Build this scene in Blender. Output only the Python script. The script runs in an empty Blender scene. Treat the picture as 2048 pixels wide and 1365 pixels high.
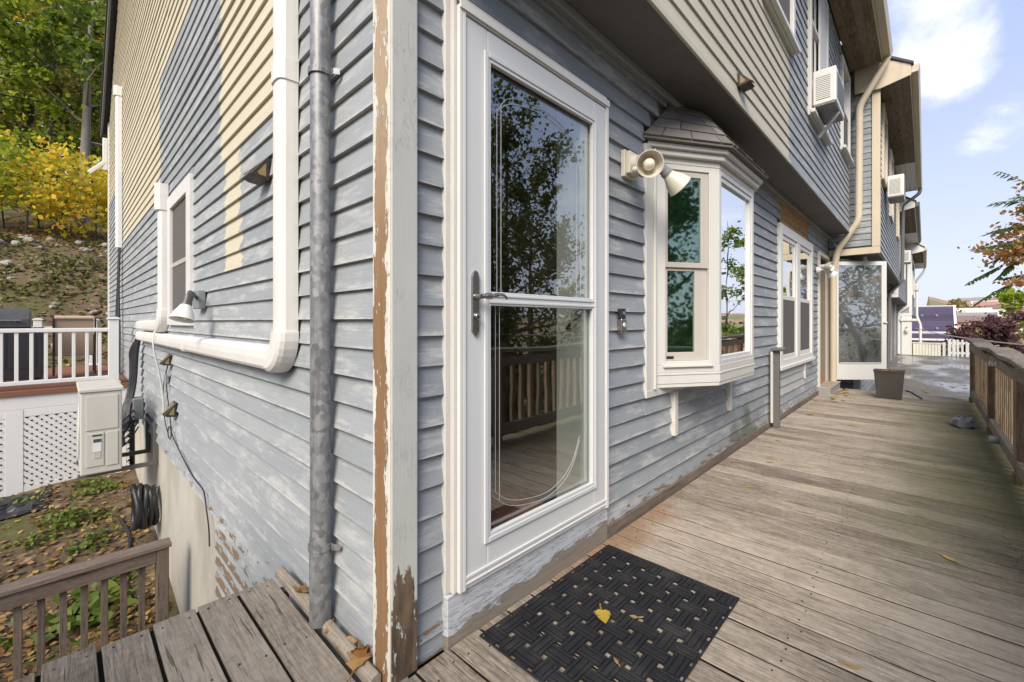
import bpy, math, random
import numpy as np
from mathutils import Vector, Matrix

# ------------------------------------------------------------------ camera, sky, sun, exposure
scene = bpy.context.scene
COL = scene.collection
cd = bpy.data.cameras.new('camera'); cam = bpy.data.objects.new('camera', cd); COL.objects.link(cam)
cd.sensor_width = 36; cd.lens = 15.15; cd.shift_y = -0.0193; cd.clip_start = 0.02; cd.clip_end = 4000
cam.location = (-0.703, -1.189, 1.110); cam.rotation_euler = (math.radians(90), 0, math.radians(-46.21))
scene.camera = cam
scene.render.resolution_x = 1024; scene.render.resolution_y = 682

SUN = Vector((-0.68, -0.36, 0.64)).normalized()
world = bpy.data.worlds.new('World'); scene.world = world; world.use_nodes = True
wt = world.node_tree
for n in list(wt.nodes): wt.nodes.remove(n)

sl = bpy.data.lights.new('sun', 'SUN'); sl.energy = 1.4; sl.angle = math.radians(32); sl.color = (1, .91, .78)
so = bpy.data.objects.new('sun', sl); COL.objects.link(so); so.location = (-20, 10, 30)
so.rotation_euler = SUN.to_track_quat('Z', 'Y').to_euler()

scene.view_settings.view_transform = 'Standard'; scene.view_settings.look = 'None'
scene.view_settings.gamma = 1; scene.view_settings.use_curve_mapping = False
scene.view_settings.exposure = 1.9

# ------------------------------------------------------------------ shader expression helper
class E:
    def __init__(s, nt, o): s.nt, s.o = nt, o
    def _m(s, op, a, b=None, c=None, clamp=False):
        n = s.nt.nodes.new('ShaderNodeMath'); n.operation = op; n.use_clamp = clamp
        for i, v in enumerate((a, b, c)):
            if v is None: continue
            if isinstance(v, E): s.nt.links.new(v.o, n.inputs[i])
            else: n.inputs[i].default_value = v
        return E(s.nt, n.outputs[0])
    def __add__(s, b): return s._m('ADD', s, b)
    __radd__ = __add__
    def __sub__(s, b): return s._m('SUBTRACT', s, b)
    def __rsub__(s, b): return s._m('SUBTRACT', b, s)
    def __mul__(s, b): return s._m('MULTIPLY', s, b)
    __rmul__ = __mul__
    def __truediv__(s, b): return s._m('DIVIDE', s, b)
    def gt(s, b): return s._m('GREATER_THAN', s, b)
    def lt(s, b): return s._m('LESS_THAN', s, b)
    def max(s, b): return s._m('MAXIMUM', s, b)
    def min(s, b): return s._m('MINIMUM', s, b)
    def clamp(s): return s._m('ADD', s, 0.0, clamp=True)
    def abs(s): return s._m('ABSOLUTE', s)
    def pow(s, b): return s._m('POWER', s, b)
    def ss(s, a, b):
        n = s.nt.nodes.new('ShaderNodeMapRange'); n.interpolation_type = 'SMOOTHSTEP'
        s.nt.links.new(s.o, n.inputs[0]); n.inputs[1].default_value = a; n.inputs[2].default_value = b
        return E(s.nt, n.outputs[0])
class G:
    """one node tree being written"""
    def __init__(s, nt):
        s.nt = nt; s._pos = None
    def node(s, t, **kw):
        n = s.nt.nodes.new(t)
        for k, v in kw.items(): setattr(n, k, v)
        return n
    def lk(s, a, b):
        s.nt.links.new(a.o if isinstance(a, E) else a, b)
    def pos(s):
        if s._pos is None:
            g = s.node('ShaderNodeNewGeometry'); s._pos = g.outputs['Position']
            x = s.node('ShaderNodeSeparateXYZ'); s.lk(s._pos, x.inputs[0])
            s.x, s.y, s.z = [E(s.nt, x.outputs[i]) for i in range(3)]
        return s._pos
    def vec(s, x, y, z):
        c = s.node('ShaderNodeCombineXYZ')
        for i, v in enumerate((x, y, z)):
            if isinstance(v, E): s.lk(v, c.inputs[i])
            else: c.inputs[i].default_value = v
        return c.outputs[0]
    def noise(s, v, scale=1, detail=4, rough=.55, dist=0):
        n = s.node('ShaderNodeTexNoise'); s.lk(v, n.inputs['Vector'])
        n.inputs['Scale'].default_value = scale; n.inputs['Detail'].default_value = detail
        n.inputs['Roughness'].default_value = rough; n.inputs['Distortion'].default_value = dist
        return E(s.nt, n.outputs[0])
    def col(s, c):
        n = s.node('ShaderNodeRGB'); n.outputs[0].default_value = (*c, 1); return n.outputs[0]
    def mix(s, f, a, b):
        n = s.node('ShaderNodeMix', data_type='RGBA')
        if isinstance(f, E): s.lk(f, n.inputs[0])
        else: n.inputs[0].default_value = f
        for i, v in ((6, a), (7, b)):
            if isinstance(v, tuple): n.inputs[i].default_value = (*v, 1)
            else: s.lk(v, n.inputs[i])
        return n.outputs[2]
    def scalecol(s, c, f):
        n = s.node('ShaderNodeMix', data_type='RGBA', blend_type='MULTIPLY'); n.inputs[0].default_value = 1
        if isinstance(c, tuple): n.inputs[6].default_value = (*c, 1)
        else: s.lk(c, n.inputs[6])
        s.lk(s.vec(f, f, f), n.inputs[7])
        return n.outputs[2]
    def ramp(s, f, stops):
        n = s.node('ShaderNodeValToRGB'); s.lk(f, n.inputs[0])
        el = n.color_ramp.elements
        while len(el) < len(stops): el.new(.5)
        for e, (p, c) in zip(el, stops): e.position = p; e.color = (*c, 1)
        return n.outputs[0]
    def rnd(s):
        n = s.node('ShaderNodeObjectInfo'); return E(s.nt, n.outputs['Random'])
    def island(s):
        n = s.node('ShaderNodeNewGeometry'); return E(s.nt, n.outputs['Random Per Island'])
    def bump(s, h, strength=.3, dist=.01):
        n = s.node('ShaderNodeBump'); s.lk(h, n.inputs['Height'])
        n.inputs['Strength'].default_value = strength; n.inputs['Distance'].default_value = dist
        return n.outputs[0]

def new_mat(name):
    m = bpy.data.materials.new(name); m.use_nodes = True
    nt = m.node_tree
    for n in list(nt.nodes): nt.nodes.remove(n)
    g = G(nt)
    out = g.node('ShaderNodeOutputMaterial'); b = g.node('ShaderNodeBsdfPrincipled')
    nt.links.new(b.outputs[0], out.inputs[0])
    g.b = b; g.out = out; g.m = m
    return g
def fin(g, col, rough=.6, metal=0, normal=None, spec=.5):
    b = g.b
    if isinstance(col, tuple): b.inputs['Base Color'].default_value = (*col, 1)
    else: g.lk(col, b.inputs['Base Color'])
    if isinstance(rough, E): g.lk(rough, b.inputs['Roughness'])
    else: b.inputs['Roughness'].default_value = rough
    b.inputs['Metallic'].default_value = metal
    b.inputs['Specular IOR Level'].default_value = spec
    if normal is not None: g.lk(normal, b.inputs['Normal'])
    return g.m

# ------------------------------------------------------------------ the sky with its clouds
g = G(wt)
sky = g.node('ShaderNodeTexSky', sky_type='NISHITA'); sky.sun_disc = False
sky.sun_elevation = math.asin(SUN.z); sky.sun_rotation = math.atan2(SUN.x, SUN.y)
sky.air_density = 1.0; sky.dust_density = 1.6; sky.ozone_density = 1.0; sky.altitude = 50
tc = g.node('ShaderNodeTexCoord'); nd = tc.outputs['Generated']
sx = g.node('ShaderNodeSeparateXYZ'); g.lk(nd, sx.inputs[0])
dz = E(wt, sx.outputs[2]); dxx = E(wt, sx.outputs[0]); dyy = E(wt, sx.outputs[1])
inv = dz.max(0.0) + 0.35
pv = g.vec(dxx / inv, dyy / inv, 0.37)
cn = g.noise(pv, 2.3, 10, .62, .2); big = g.noise(pv, .55, 2)
def blob(a, b, ra, rb):
    u = (dxx / inv - a) / ra; v = (dyy / inv - b) / rb
    return (1.0 - (u * u + v * v)).max(0.0)
near = blob(1.14, -.03, .28, .11) * .27 + blob(1.56, -.13, .20, .08) * .13
cl = (cn * .80 + big * .25 + near - .02).ss(.57, .80) * dz.ss(0.02, .22)
haze = g.mix(dz.ss(0.0, .55), (4.05, 4.3, 5.2), (2.65, 3.25, 4.95))
skyc = g.mix(.85, sky.outputs[0], haze)
cc = g.mix(cl, skyc, (6.6, 6.6, 6.9))
bg = g.node('ShaderNodeBackground'); bg.inputs[1].default_value = 0.055
g.lk(cc, bg.inputs[0]); wo = g.node('ShaderNodeOutputWorld'); wt.links.new(bg.outputs[0], wo.inputs[0])

# ------------------------------------------------------------------ geometry helpers
ELOC = {}
def link(o): COL.objects.link(o)
def attach(o, parent):
    if parent is None: return
    o.parent = parent
    if parent.name in ELOC:
        o.matrix_parent_inverse = ELOC[parent.name].inverted()
def thing(name, label, cat, loc=(0, 0, 0), group=None):
    e = bpy.data.objects.new(name, None); e.empty_display_size = .1; link(e); e.location = loc
    ELOC[e.name] = Matrix.Translation(loc)
    tag(e, label, cat, group); return e
def tag(o, label=None, cat=None, group=None, kind=None):
    if label: o['label'] = label
    if cat: o['category'] = cat
    if group: o['group'] = group
    if kind: o['kind'] = kind
    return o
def obj(name, me, parent=None, bevel=0, seg=1):
    o = bpy.data.objects.new(name, me); link(o); attach(o, parent)
    if bevel:
        b = o.modifiers.new('bevel', 'BEVEL'); b.width = bevel; b.segments = seg; b.limit_method = 'ANGLE'; b.angle_limit = .6
    return o
class MB:
    def __init__(s): s.v = []; s.f = []
    def add(s, vs, fs):
        n = len(s.v); s.v += [tuple(p) for p in vs]; s.f += [tuple(i + n for i in q) for q in fs]; return s
    def hexa(s, p):  # 8 corners: bottom 0-3 ccw, top 4-7
        return s.add(p, [(3, 2, 1, 0), (4, 5, 6, 7), (0, 1, 5, 4), (1, 2, 6, 5), (2, 3, 7, 6), (3, 0, 4, 7)])
    def box(s, x0, x1, y0, y1, z0, z1):
        x0, x1 = sorted((x0, x1)); y0, y1 = sorted((y0, y1)); z0, z1 = sorted((z0, z1))
        return s.hexa([(x0, y0, z0), (x1, y0, z0), (x1, y1, z0), (x0, y1, z0), (x0, y0, z1), (x1, y0, z1), (x1, y1, z1), (x0, y1, z1)])
    def bar(s, a, b, w, h, up=(0, 0, 1)):
        a = Vector(a); b = Vector(b); d = (b - a).normalized(); up = Vector(up)
        if abs(d.dot(up)) > .99: up = Vector((1, 0, 0))
        r = d.cross(up).normalized() * (w / 2); u = r.cross(d).normalized() * (h / 2)
        return s.hexa([a - r - u, a + r - u, b + r - u, b - r - u, a - r + u, a + r + u, b + r + u, b - r + u])
    def prism(s, poly, fn, t0, t1):  # poly 2-D list, fn(u,v,t)->xyz
        n = len(poly)
        vs = [fn(u, v, t0) for u, v in poly] + [fn(u, v, t1) for u, v in poly]
        return s.add(vs, [tuple(range(n))[::-1], tuple(range(n, 2 * n))] + [(i, (i + 1) % n, n + (i + 1) % n, n + i) for i in range(n)])
    def tube(s, pts, r, seg=8, caps=True):
        pts = [Vector(p) for p in pts]; n0 = len(s.v); prev = None
        for i, p in enumerate(pts):
            d = (pts[min(i + 1, len(pts) - 1)] - pts[max(i - 1, 0)]).normalized()
            if prev is None:
                ref = Vector((0, 0, 1)) if abs(d.z) < .9 else Vector((1, 0, 0))
                u = d.cross(ref).normalized()
            else:
                u = (prev - d * prev.dot(d)).normalized()
            prev = u; w = d.cross(u)
            rr = r[i] if isinstance(r, (list, tuple)) else r
            for k in range(seg):
                a = 2 * math.pi * k / seg
                s.v.append(tuple(p + u * math.cos(a) * rr + w * math.sin(a) * rr))
        for i in range(len(pts) - 1):
            for k in range(seg):
                a = n0 + i * seg + k; b = n0 + i * seg + (k + 1) % seg
                s.f.append((a, b, b + seg, a + seg))
        if caps:
            s.f.append(tuple(n0 + k for k in range(seg))[::-1]); e = n0 + (len(pts) - 1) * seg
            s.f.append(tuple(e + k for k in range(seg)))
        return s
    def lathe(s, prof, org, axis, seg=24):  # prof: (r, h) along axis
        ax = Vector(axis).normalized(); q = ax.to_track_quat('Z', 'Y').to_matrix(); org = Vector(org); n0 = len(s.v)
        for r, h in prof:
            for k in range(seg):
                a = 2 * math.pi * k / seg
                s.v.append(tuple(org + q @ Vector((r * math.cos(a), r * math.sin(a), h))))
        for i in range(len(prof) - 1):
            for k in range(seg):
                a = n0 + i * seg + k; b = n0 + i * seg + (k + 1) % seg
                s.f.append((a, b, b + seg, a + seg))
        return s
    def mesh(s, mat, smooth=False, name='m'):
        me = bpy.data.meshes.new(name); me.from_pydata(s.v, [], s.f); me.materials.append(mat)
        if smooth: me.shade_smooth(); me.set_sharp_from_angle(angle=math.radians(55))
        me.update(); return me
    def build(s, name, mat, parent=None, bevel=0, seg=1, smooth=False):
        return obj(name, s.mesh(mat, smooth, name), parent, bevel, seg)
def turn(m, cx, cy, ang):  # rotate a builder's vertices about a vertical axis
    c, s_ = math.cos(ang), math.sin(ang)
    m.v = [(cx + (x - cx) * c - (y - cy) * s_, cy + (x - cx) * s_ + (y - cy) * c, z) for x, y, z in m.v]; return m
def curve_pts(ctrl, n=8):  # Catmull-Rom through control points
    c = [Vector(p) for p in ctrl]; c = [c[0] * 2 - c[1]] + c + [c[-1] * 2 - c[-2]]; out = []
    for i in range(1, len(c) - 2):
        for k in range(n):
            t = k / n; a, b, d, e = c[i - 1:i + 3]
            out.append(.5 * ((2 * b) + (d - a) * t + (2 * a - 5 * b + 4 * d - e) * t * t + (3 * b - a - 3 * d + e) * t ** 3))
    out.append(c[-2]); return out
R = random.Random(7)
# ------------------------------------------------------------------ materials
def plain(name, c, rough=.5, var=.08, scale=6, metal=0, bump=0, bscale=60, spec=.5, dirt=0, dcol=(.12, .10, .07)):
    g = new_mat(name); p = g.pos()
    n = g.noise(p, scale, 5); k = (n - .5) * (2 * var) + 1.0
    col = g.scalecol(c, k)
    if dirt:
        d = g.noise(g.vec(g.x * 9.0, g.y * 9.0, g.z * 2.5), 1, 6, .65).ss(.52, .75) * dirt
        col = g.mix(d, col, dcol)
    nm = g.bump(g.noise(p, bscale, 4), bump, .004) if bump else None
    r = (g.noise(p, scale * 2, 3) - .5) * .25 + rough
    return fin(g, col, r, metal, nm, spec)

def siding(name, side):
    g = new_mat(name); p = g.pos(); u = g.x + g.y; z = g.z; rnd = g.rnd()
    low = g.noise(g.vec(u * .8, 3.1, z * .8), 1, 3)
    streak = g.noise(g.vec(u * 1.5 + rnd * 31.0, rnd * 17.0, z * 7.0), 1.6, 9, .70)
    grain = g.noise(g.vec(u * 3.5 + rnd * 11.0, rnd * 9.0, z * 150.0), 1, 5, .6, .6)
    fine = g.noise(g.vec(u * 14.0, rnd * 7.0, z * 420.0), 1, 3, .6)
    base = g.mix(low * .6 + rnd * .4, (.245, .268, .285), (.355, .375, .382)) if side else g.mix(low * .6 + rnd * .4, (.205, .228, .252), (.310, .332, .350))  # same paint; side base set lighter: bleaching plus its stronger light painted in
    chalk = (streak + (g.noise(g.vec(u * 6.0, 2.0, z * 40.0), 1, 5, .65) - .5) * .35).ss(.49, .66)
    col = g.mix(chalk * .58, base, (.52, .515, .495))
    col = g.scalecol(col, grain * .34 + fine * .16 + .76)
    # tiny paint losses along the grain
    loss = (grain * .6 + g.noise(g.vec(u * 22.0, rnd * 5.0, z * 130.0), 1, 4, .6) * .55).ss(.70, .76)
    col = g.mix(loss * .75, col, (.60, .575, .52))
    zr = (z - ((1.823 if side else 1.465) - 20 * .1008)) / .1008
    fr_ = zr._m('FRACT', zr)
    chip = ((.18 - fr_) * 1.3 + g.noise(g.vec(u * 5.0, rnd * 3.0, z * 30.0), 1, 8, .76) * 1.5 - .66 + (rnd - .5) * .35).ss(.30, .46) * fr_.lt(.5)
    col = g.mix(chip * .58, col, (.56, .55, .52))
    grime_lap_shade = (g.noise(g.vec(u * 2.4, rnd * 4.0, z * 12.0), 1, 8, .72) + (fr_ - .75).max(0.0) * .5).ss(.60, .82)  # grime streaks, plus lap shade painted along the top of each board
    col = g.mix(grime_lap_shade * .45, col, (.10, .105, .11))
    nw = g.noise(g.vec(u * 1.1, rnd * 5.0, z * 9.0), 1.3, 5)
    wob = (nw - .5) * .26 + (g.noise(g.vec(u * 2.0, 6.0, z * 45.0), 1, 5, .7) - .5) * .10
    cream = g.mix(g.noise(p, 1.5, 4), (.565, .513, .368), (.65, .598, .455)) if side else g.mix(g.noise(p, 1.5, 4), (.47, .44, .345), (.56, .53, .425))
    cream = g.scalecol(cream, grain * .25 + .86)
    y, x = g.y, g.x
    if side:
        yy = y + wob
        a = z.gt(2.125) * yy.lt(2.10) * yy.gt(.84)
        b = z.gt(3.625)
        c = z.gt(2.43) * yy.gt(4.60) * y.lt(8.5)
        d = z.gt(1.42) * yy.gt(1.66) * yy.lt(1.99)
        pm = a.max(b).max(c).max(d)
        peel = (g.noise(g.vec(u * 5.0, 0.0, z * 16.0), 1.5, 7, .7) + (0.0 - z).ss(-.15, .5) * .22 + g.noise(p, .9, 2) * .25).ss(.78, .82) * z.lt(.45) * (((z - 1.823 + 20 * .1008) / .1008)._m('FRACT', (z - 1.823 + 20 * .1008) / .1008) + (g.noise(p, 6, 4) - .5) * .5).lt(.42)
    else:
        pm = (x + wob).lt(3.86) * z.gt(2.5)
        peel = (g.noise(g.vec(u * 5.0, 0.0, z * 22.0), 1.5, 7, .7) + (0.30 - z).ss(0, .30) * .30).ss(.78, .82) * z.lt(.75) * (((z - 1.465 + 20 * .1008) / .1008)._m('FRACT', (z - 1.465 + 20 * .1008) / .1008) + (g.noise(p, 6, 4) - .5) * .5).lt(.42)
    col = g.mix(pm * (g.noise(g.vec(u * 3.0, rnd * 2.0, z * 14.0), 1, 6, .7).ss(.22, .42) * .35 + .63), col, cream)
    wood = g.mix(grain, (.10, .07, .045), (.28, .20, .13))
    col = g.mix(peel, col, wood)
    if not side:
        pa = (x + wob).gt(5.0) * (x + wob).lt(6.35) * z.gt(.26) * z.lt(.60)
        col = g.mix(pa * .7, col, (.46, .455, .44))
        mo = ((x - 3.7).abs() * -.9 + 1.0 + (.32 - z) * 2.2 + (g.noise(p, 5, 5) - .5) * 1.6).ss(.75, 1.35)
        col = g.mix(mo * .75, col, (.075, .085, .05))
    h = grain * .5 + fine * .35 + streak * .3 - peel * .8 - loss * .5
    return fin(g, col, chalk * .1 + .55, 0, g.bump(h, .5, .004), .4)

def wood_mat(name, dark, light, axis='y', fine=1.0, weather=.5, algae=False, stain=False, rough=.8, gap=0):
    g = new_mat(name); p = g.pos(); rnd = g.rnd()
    ax = {'x': (g.x, g.y, g.z), 'y': (g.y, g.x, g.z), 'z': (g.z, g.x, g.y)}[axis]
    a, b, c = ax
    wv = g.noise(g.vec(a * .9 + rnd * 50.0, b * 5.0, c * 5.0), 1, 2)
    bb = b + (wv - .5) * .035; cc = c + (wv - .5) * .035
    g1 = g.noise(g.vec(a * 7.0 + rnd * 40.0, bb * 115.0 * fine, cc * 115.0 * fine), 1, 7, .70, .6)
    g2 = g.noise(g.vec(a * 13.0 + rnd * 20.0, bb * 420.0 * fine, cc * 420.0 * fine), 1, 3, .6)
    pt = g.noise(g.vec(a * 1.4 + rnd * 9.0, b * 3.0, c * 3.0), 1, 5, .6)
    crack = g.noise(g.vec(a * 2.6 + rnd * 70.0, bb * 85.0 * fine, cc * 85.0 * fine), 1, 4, .55, .3).ss(.63, .68)
    kv = g.node('ShaderNodeTexVoronoi'); g.lk(g.vec(a * 1.5 + rnd * 13.0, b * 7.3, c * 7.3 + 0.5), kv.inputs['Vector']); kv.inputs['Scale'].default_value = 1.0
    kd = E(g.nt, kv.outputs['Distance']); knot = 1.0 - kd.ss(.03, .17)
    bb = bb + knot * .012; cc = cc + knot * .012
    f = (g1 * .80 + g2 * .34 + (pt - .5) * .58 + (rnd - .5) * .17 + (g.noise(p, 38, 6, .7) - .5) * .35 - .06).ss(.17, .80)
    col = g.mix(f, dark, light); col = g.mix(knot * .6, col, tuple(v * .8 for v in dark))
    col = g.mix(crack * .62, col, tuple(v * .42 for v in dark))
    if weather:
        w = (pt * .7 + g.noise(p, 3.2, 6, .65) * .55).ss(.66, .86) * weather
        col = g.mix(w, col, (.045, .04, .033))
    if algae:
        al = (g.y * -1.0 + (g.noise(p, 1.6, 4) - .5) * 1.1).ss(.70, 1.60) * (g.x + (g.noise(p, 1, 2) - .5)).ss(1.2, 3.2) * (1.0 - g.x.ss(6.5, 9.0))
        col = g.mix(al * .74, col, (.13, .135, .048))
    if stain:
        st = ((g.y + .42).ss(0, .42) * (1.0 - (g.x - 1.35).abs().ss(.25, 1.15)) * g.x.gt(.05) + (g.noise(p, 5, 5) - .55) * .9).ss(.42, .95)
        col = g.mix(st * .6, col, (.24, .115, .045))
    h = g1 * .6 + g2 * .3 - crack * .9
    return fin(g, col, rough, 0, g.bump(h, .75, .006), .25)

def peeling(name, paint, wood_d, wood_l, kind):
    g = new_mat(name); p = g.pos(); x, y, z = (g.pos() and g.x, g.y, g.z)
    u = x + y
    grain = g.noise(g.vec(u * 90.0, 1.0, z * 2.5), 1, 6, .65, .6) if kind != 'sill' else g.noise(g.vec(u * 3.0, 1.0, z * 90.0), 1, 6, .65, .5)
    fl = g.noise(g.vec(u * 26.0, 2.0, z * 6.0), 1, 8, .72, .4) if kind != 'sill' else g.noise(g.vec(u * 7.0, 2.0, z * 22.0), 1, 8, .72, .4)
    wood = g.mix(grain, wood_d, wood_l)
    pc = g.scalecol(paint, g.noise(p, 7, 5) * .2 + .9)
    if kind == 'front':
        m = (fl * 1.25 + (g.noise(g.vec(u * 11.0, 3.0, z * 4.0), 1, 3) - .5) * .9 + (.50 - z).ss(0.0, .30) * .62).ss(1.13, 1.15)
        wood = g.mix((g.noise(g.vec(u * 18.0, 0.0, z * 3.0), 1, 5)).ss(.4, .6), (.075, .055, .04), wood)
    elif kind == 'side':
        e = (y - .035).abs() * 19.0        # bare in the middle, paint left along both edges
        fl2 = g.noise(g.vec(u * 60.0, 7.0, z * 14.0), 1, 6, .7, .5)
        m = (fl * 1.2 + (fl2 - .5) * .7 - e.pow(2.0) * .40 + .04 - (z - 1.4).ss(0, .6) * .05).ss(.44, .46)
        wood = g.mix((z - 1.1).ss(0, .9) * .5, wood, (.58, .47, .34))
    else:
        m = (fl * 1.0 + (.085 - z + (x - .7) * .05).ss(-.05, .07) * .42).ss(.72, .74)
        wood = g.mix(.35, wood, (.30, .27, .23))
    chk = (g.noise(g.vec(u * 60.0, 4.0, z * 9.0), 1, 5, .6, 1.5) - .5).abs().lt(.0045) * (g.noise(p, 5, 3).ss(.5, .6)) * .6 if kind != 'sill' else (g.noise(g.vec(u * 6.0, 4.0, z * 60.0), 1, 5, .6, 1.0) - .5).abs().lt(.014) * .6
    pc = g.mix(chk, pc, (.18, .15, .12))
    col = g.mix(m, pc, wood)
    return fin(g, col, m * .25 + .5, 0, g.bump(grain * .25 - m * 1.2 - chk * .5, .8, .003), .35)

def glass(name, tint=(1, 1, 1), base=.22, wave=.02, trans=(.9, .93, .92), rough=.006):
    g = new_mat(name); nt = g.nt
    nt.nodes.remove(g.b); p = g.pos()
    nm = g.bump(g.noise(p, 2.3, 2), wave, .05)
    gl = g.node('ShaderNodeBsdfGlossy'); gl.inputs['Roughness'].default_value = rough
    gl.inputs['Color'].default_value = (*tint, 1); g.lk(nm, gl.inputs['Normal'])
    tr = g.node('ShaderNodeBsdfTransparent'); tr.inputs[0].default_value = (*trans, 1)
    lw = g.node('ShaderNodeLayerWeight'); lw.inputs[0].default_value = .5
    fr = E(nt, lw.outputs['Facing']).pow(3.0) * (1 - base) + base
    mx = g.node('ShaderNodeMixShader'); g.lk(fr, mx.inputs[0]); g.lk(tr.outputs[0], mx.inputs[1]); g.lk(gl.outputs[0], mx.inputs[2])
    g.lk(mx.outputs[0], g.out.inputs[0]); return g.m

def hazed(m, c, f):  # pale diffuse haze painted over glass, in place of its bright reflection
    nt = m.node_tree; g = G(nt); out = [n for n in nt.nodes if n.type == 'OUTPUT_MATERIAL'][0]; src = out.inputs[0].links[0].from_socket
    d = g.node('ShaderNodeBsdfDiffuse'); d.inputs[0].default_value = (*c, 1); p = g.pos()
    mx = g.node('ShaderNodeMixShader'); g.lk((g.noise(g.vec(g.x * 3.0, g.y * 3.0, g.z * 1.2), 1, 6, .65) - .25) * (2 * f), mx.inputs[0])
    g.lk(src, mx.inputs[1]); g.lk(d.outputs[0], mx.inputs[2]); g.lk(mx.outputs[0], out.inputs[0]); return m
def leafmat(name, stops, rough=.55, trans=.35, vein=0):
    g = new_mat(name); nt = g.nt; p = g.pos()
    f = g.island() * .75 + g.noise(p, .6, 3) * .5 - .12
    c = g.ramp(f.clamp(), stops)
    if vein: c = g.mix(g.noise(p, 60, 5).ss(.55, .7) * vein, c, (.16, .08, .02))
    fin(g, c, rough, 0, None, .3)
    tr = g.node('ShaderNodeBsdfTranslucent'); g.lk(c, tr.inputs[0])
    mx = g.node('ShaderNodeMixShader'); mx.inputs[0].default_value = trans
    g.lk(g.b.outputs[0], mx.inputs[1]); g.lk(tr.outputs[0], mx.inputs[2]); g.lk(mx.outputs[0], g.out.inputs[0])
    return g.m

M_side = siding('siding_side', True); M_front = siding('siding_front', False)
M_deck = wood_mat('deck_boards', (.105, .084, .062), (.49, .42, .335), 'y', 1, .55, True, True)
M_deckL = wood_mat('deck_boards_old', (.085, .066, .048), (.375, .325, .262), 'y', .8, .55)
M_railz = wood_mat('rail_post_wood', (.11, .075, .048), (.40, .30, .205), 'z', .8, .5)
M_railx = wood_mat('rail_cap_wood', (.12, .10, .085), (.36, .32, .275), 'x', .8, .4)
M_brownx = wood_mat('brown_rail_wood', (.085, .062, .048), (.225, .178, .145), 'x', .9, .35)
M_brownz = wood_mat('brown_baluster_wood', (.075, .055, .043), (.20, .16, .13), 'z', .9, .35)
M_patch = wood_mat('bare_patch_wood', (.30, .155, .05), (.55, .33, .14), 'x', .5, .15)
M_soffitw = wood_mat('stained_soffit_wood', (.10, .075, .055), (.33, .265, .195), 'x', .3, .7)
M_floor = wood_mat('interior_floor_wood', (.30, .10, .045), (.52, .21, .10), 'x', .4, 0, rough=.35)
M_cfront = peeling('corner_paint', (.50, .505, .47), (.10, .07, .045), (.26, .18, .11), 'front')
M_cside = peeling('corner_bare_wood', (.66, .63, .55), (.13, .072, .032), (.36, .215, .11), 'side')
M_sill = peeling('sill_paint', (.50, .53, .57), (.13, .10, .08), (.30, .25, .20), 'sill')
M_skirt = wood_mat('skirt_wood', (.10, .078, .06), (.26, .215, .175), 'x', .8, .5)
M_white = plain('white_vinyl', (.68, .675, .65), .42, .05, 3, dirt=.10, dcol=(.45, .42, .36))
M_whitec = plain('white_conduit', (.72, .70, .66), .42, .05, 2, dirt=.22, dcol=(.5, .45, .38))
M_doorw = plain('storm_door_enamel', (.585, .60, .60), .32, .03, 3)
M_casing = plain('door_casing_paint', (.58, .565, .525), .5, .08, 9, dirt=.25, dcol=(.38, .34, .27), bump=.15)
M_baytrim = plain('bay_trim_vinyl', (.60, .59, .555), .4, .05, 3, dirt=.12, dcol=(.42, .40, .34))
M_sash = plain('sash_beige', (.47, .435, .39), .45, .05, 4)
M_cream = plain('cream_trim', (.60, .525, .40), .6, .10, 4, dirt=.35, dcol=(.40, .28, .16), bump=.2)
M_creamd = plain('cream_downspout', (.58, .51, .39), .5, .08, 3, dirt=.2, dcol=(.40, .30, .18))
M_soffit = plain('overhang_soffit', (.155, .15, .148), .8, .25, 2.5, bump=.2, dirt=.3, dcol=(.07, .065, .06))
M_galv = plain('galvanised_steel', (.29, .295, .30), .55, .55, 26, .30, .15, 40, dirt=.45, dcol=(.13, .13, .13))
M_steel = plain('brushed_nickel', (.42, .39, .36), .28, .1, 20, 1)
M_blk = plain('black_rubber', (.014, .014, .016), .5, .3, 30, bump=.5, bscale=300)
M_blkp = plain('black_plastic', (.02, .02, .023), .45, .2, 10)
M_gry = plain('grey_plastic', (.22, .24, .25), .5, .1, 10)
M_grym = plain('grey_post_paint', (.125, .122, .118), .5, .15, 8, dirt=.3)
M_bin = plain('bin_plastic', (.052, .046, .041), .5, .12, 6, dirt=.2, dcol=(.16, .15, .13))
M_hp = plain('heat_pump_enamel', (.56, .545, .50), .42, .04, 3, dirt=.14, dcol=(.42, .37, .29))
M_hpd = plain('heat_pump_grill', (.10, .10, .10), .5, .1, 6)
M_label = plain('paper_label', (.72, .73, .76), .6, .04, 30)
M_labelk = plain('label_header', (.06, .065, .07), .5, .1, 30)
M_labelt = plain('label_tan', (.52, .49, .42), .6, .08, 60)
M_screen = plain('insect_screen', (.125, .118, .112), .75, .08, 200, spec=.2)
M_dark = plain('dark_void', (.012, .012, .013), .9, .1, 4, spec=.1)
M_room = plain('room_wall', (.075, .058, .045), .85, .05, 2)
M_bulb = plain('lamp_glass', (.72, .66, .54), .15, .05, 8)
M_lamp = plain('lamp_enamel', (.62, .58, .48), .4, .05, 6, dirt=.12, dcol=(.45, .38, .26))
M_lampk = plain('lamp_socket', (.085, .08, .08), .4, .1, 10)
M_lampg = plain('lamp_socket_grey', (.22, .22, .22), .45, .1, 10)
M_copper = plain('bronze_lamp', (.035, .028, .024), .5, .3, 15)
M_amber = plain('amber_lens', (.26, .20, .09), .3, .2, 40)
M_comp = plain('composite_board', (.20, .085, .05), .6, .15, 5)
M_wfence = plain('white_fence_vinyl', (.70, .70, .70), .4, .03, 3, dirt=.08, dcol=(.45, .43, .36))
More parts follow.
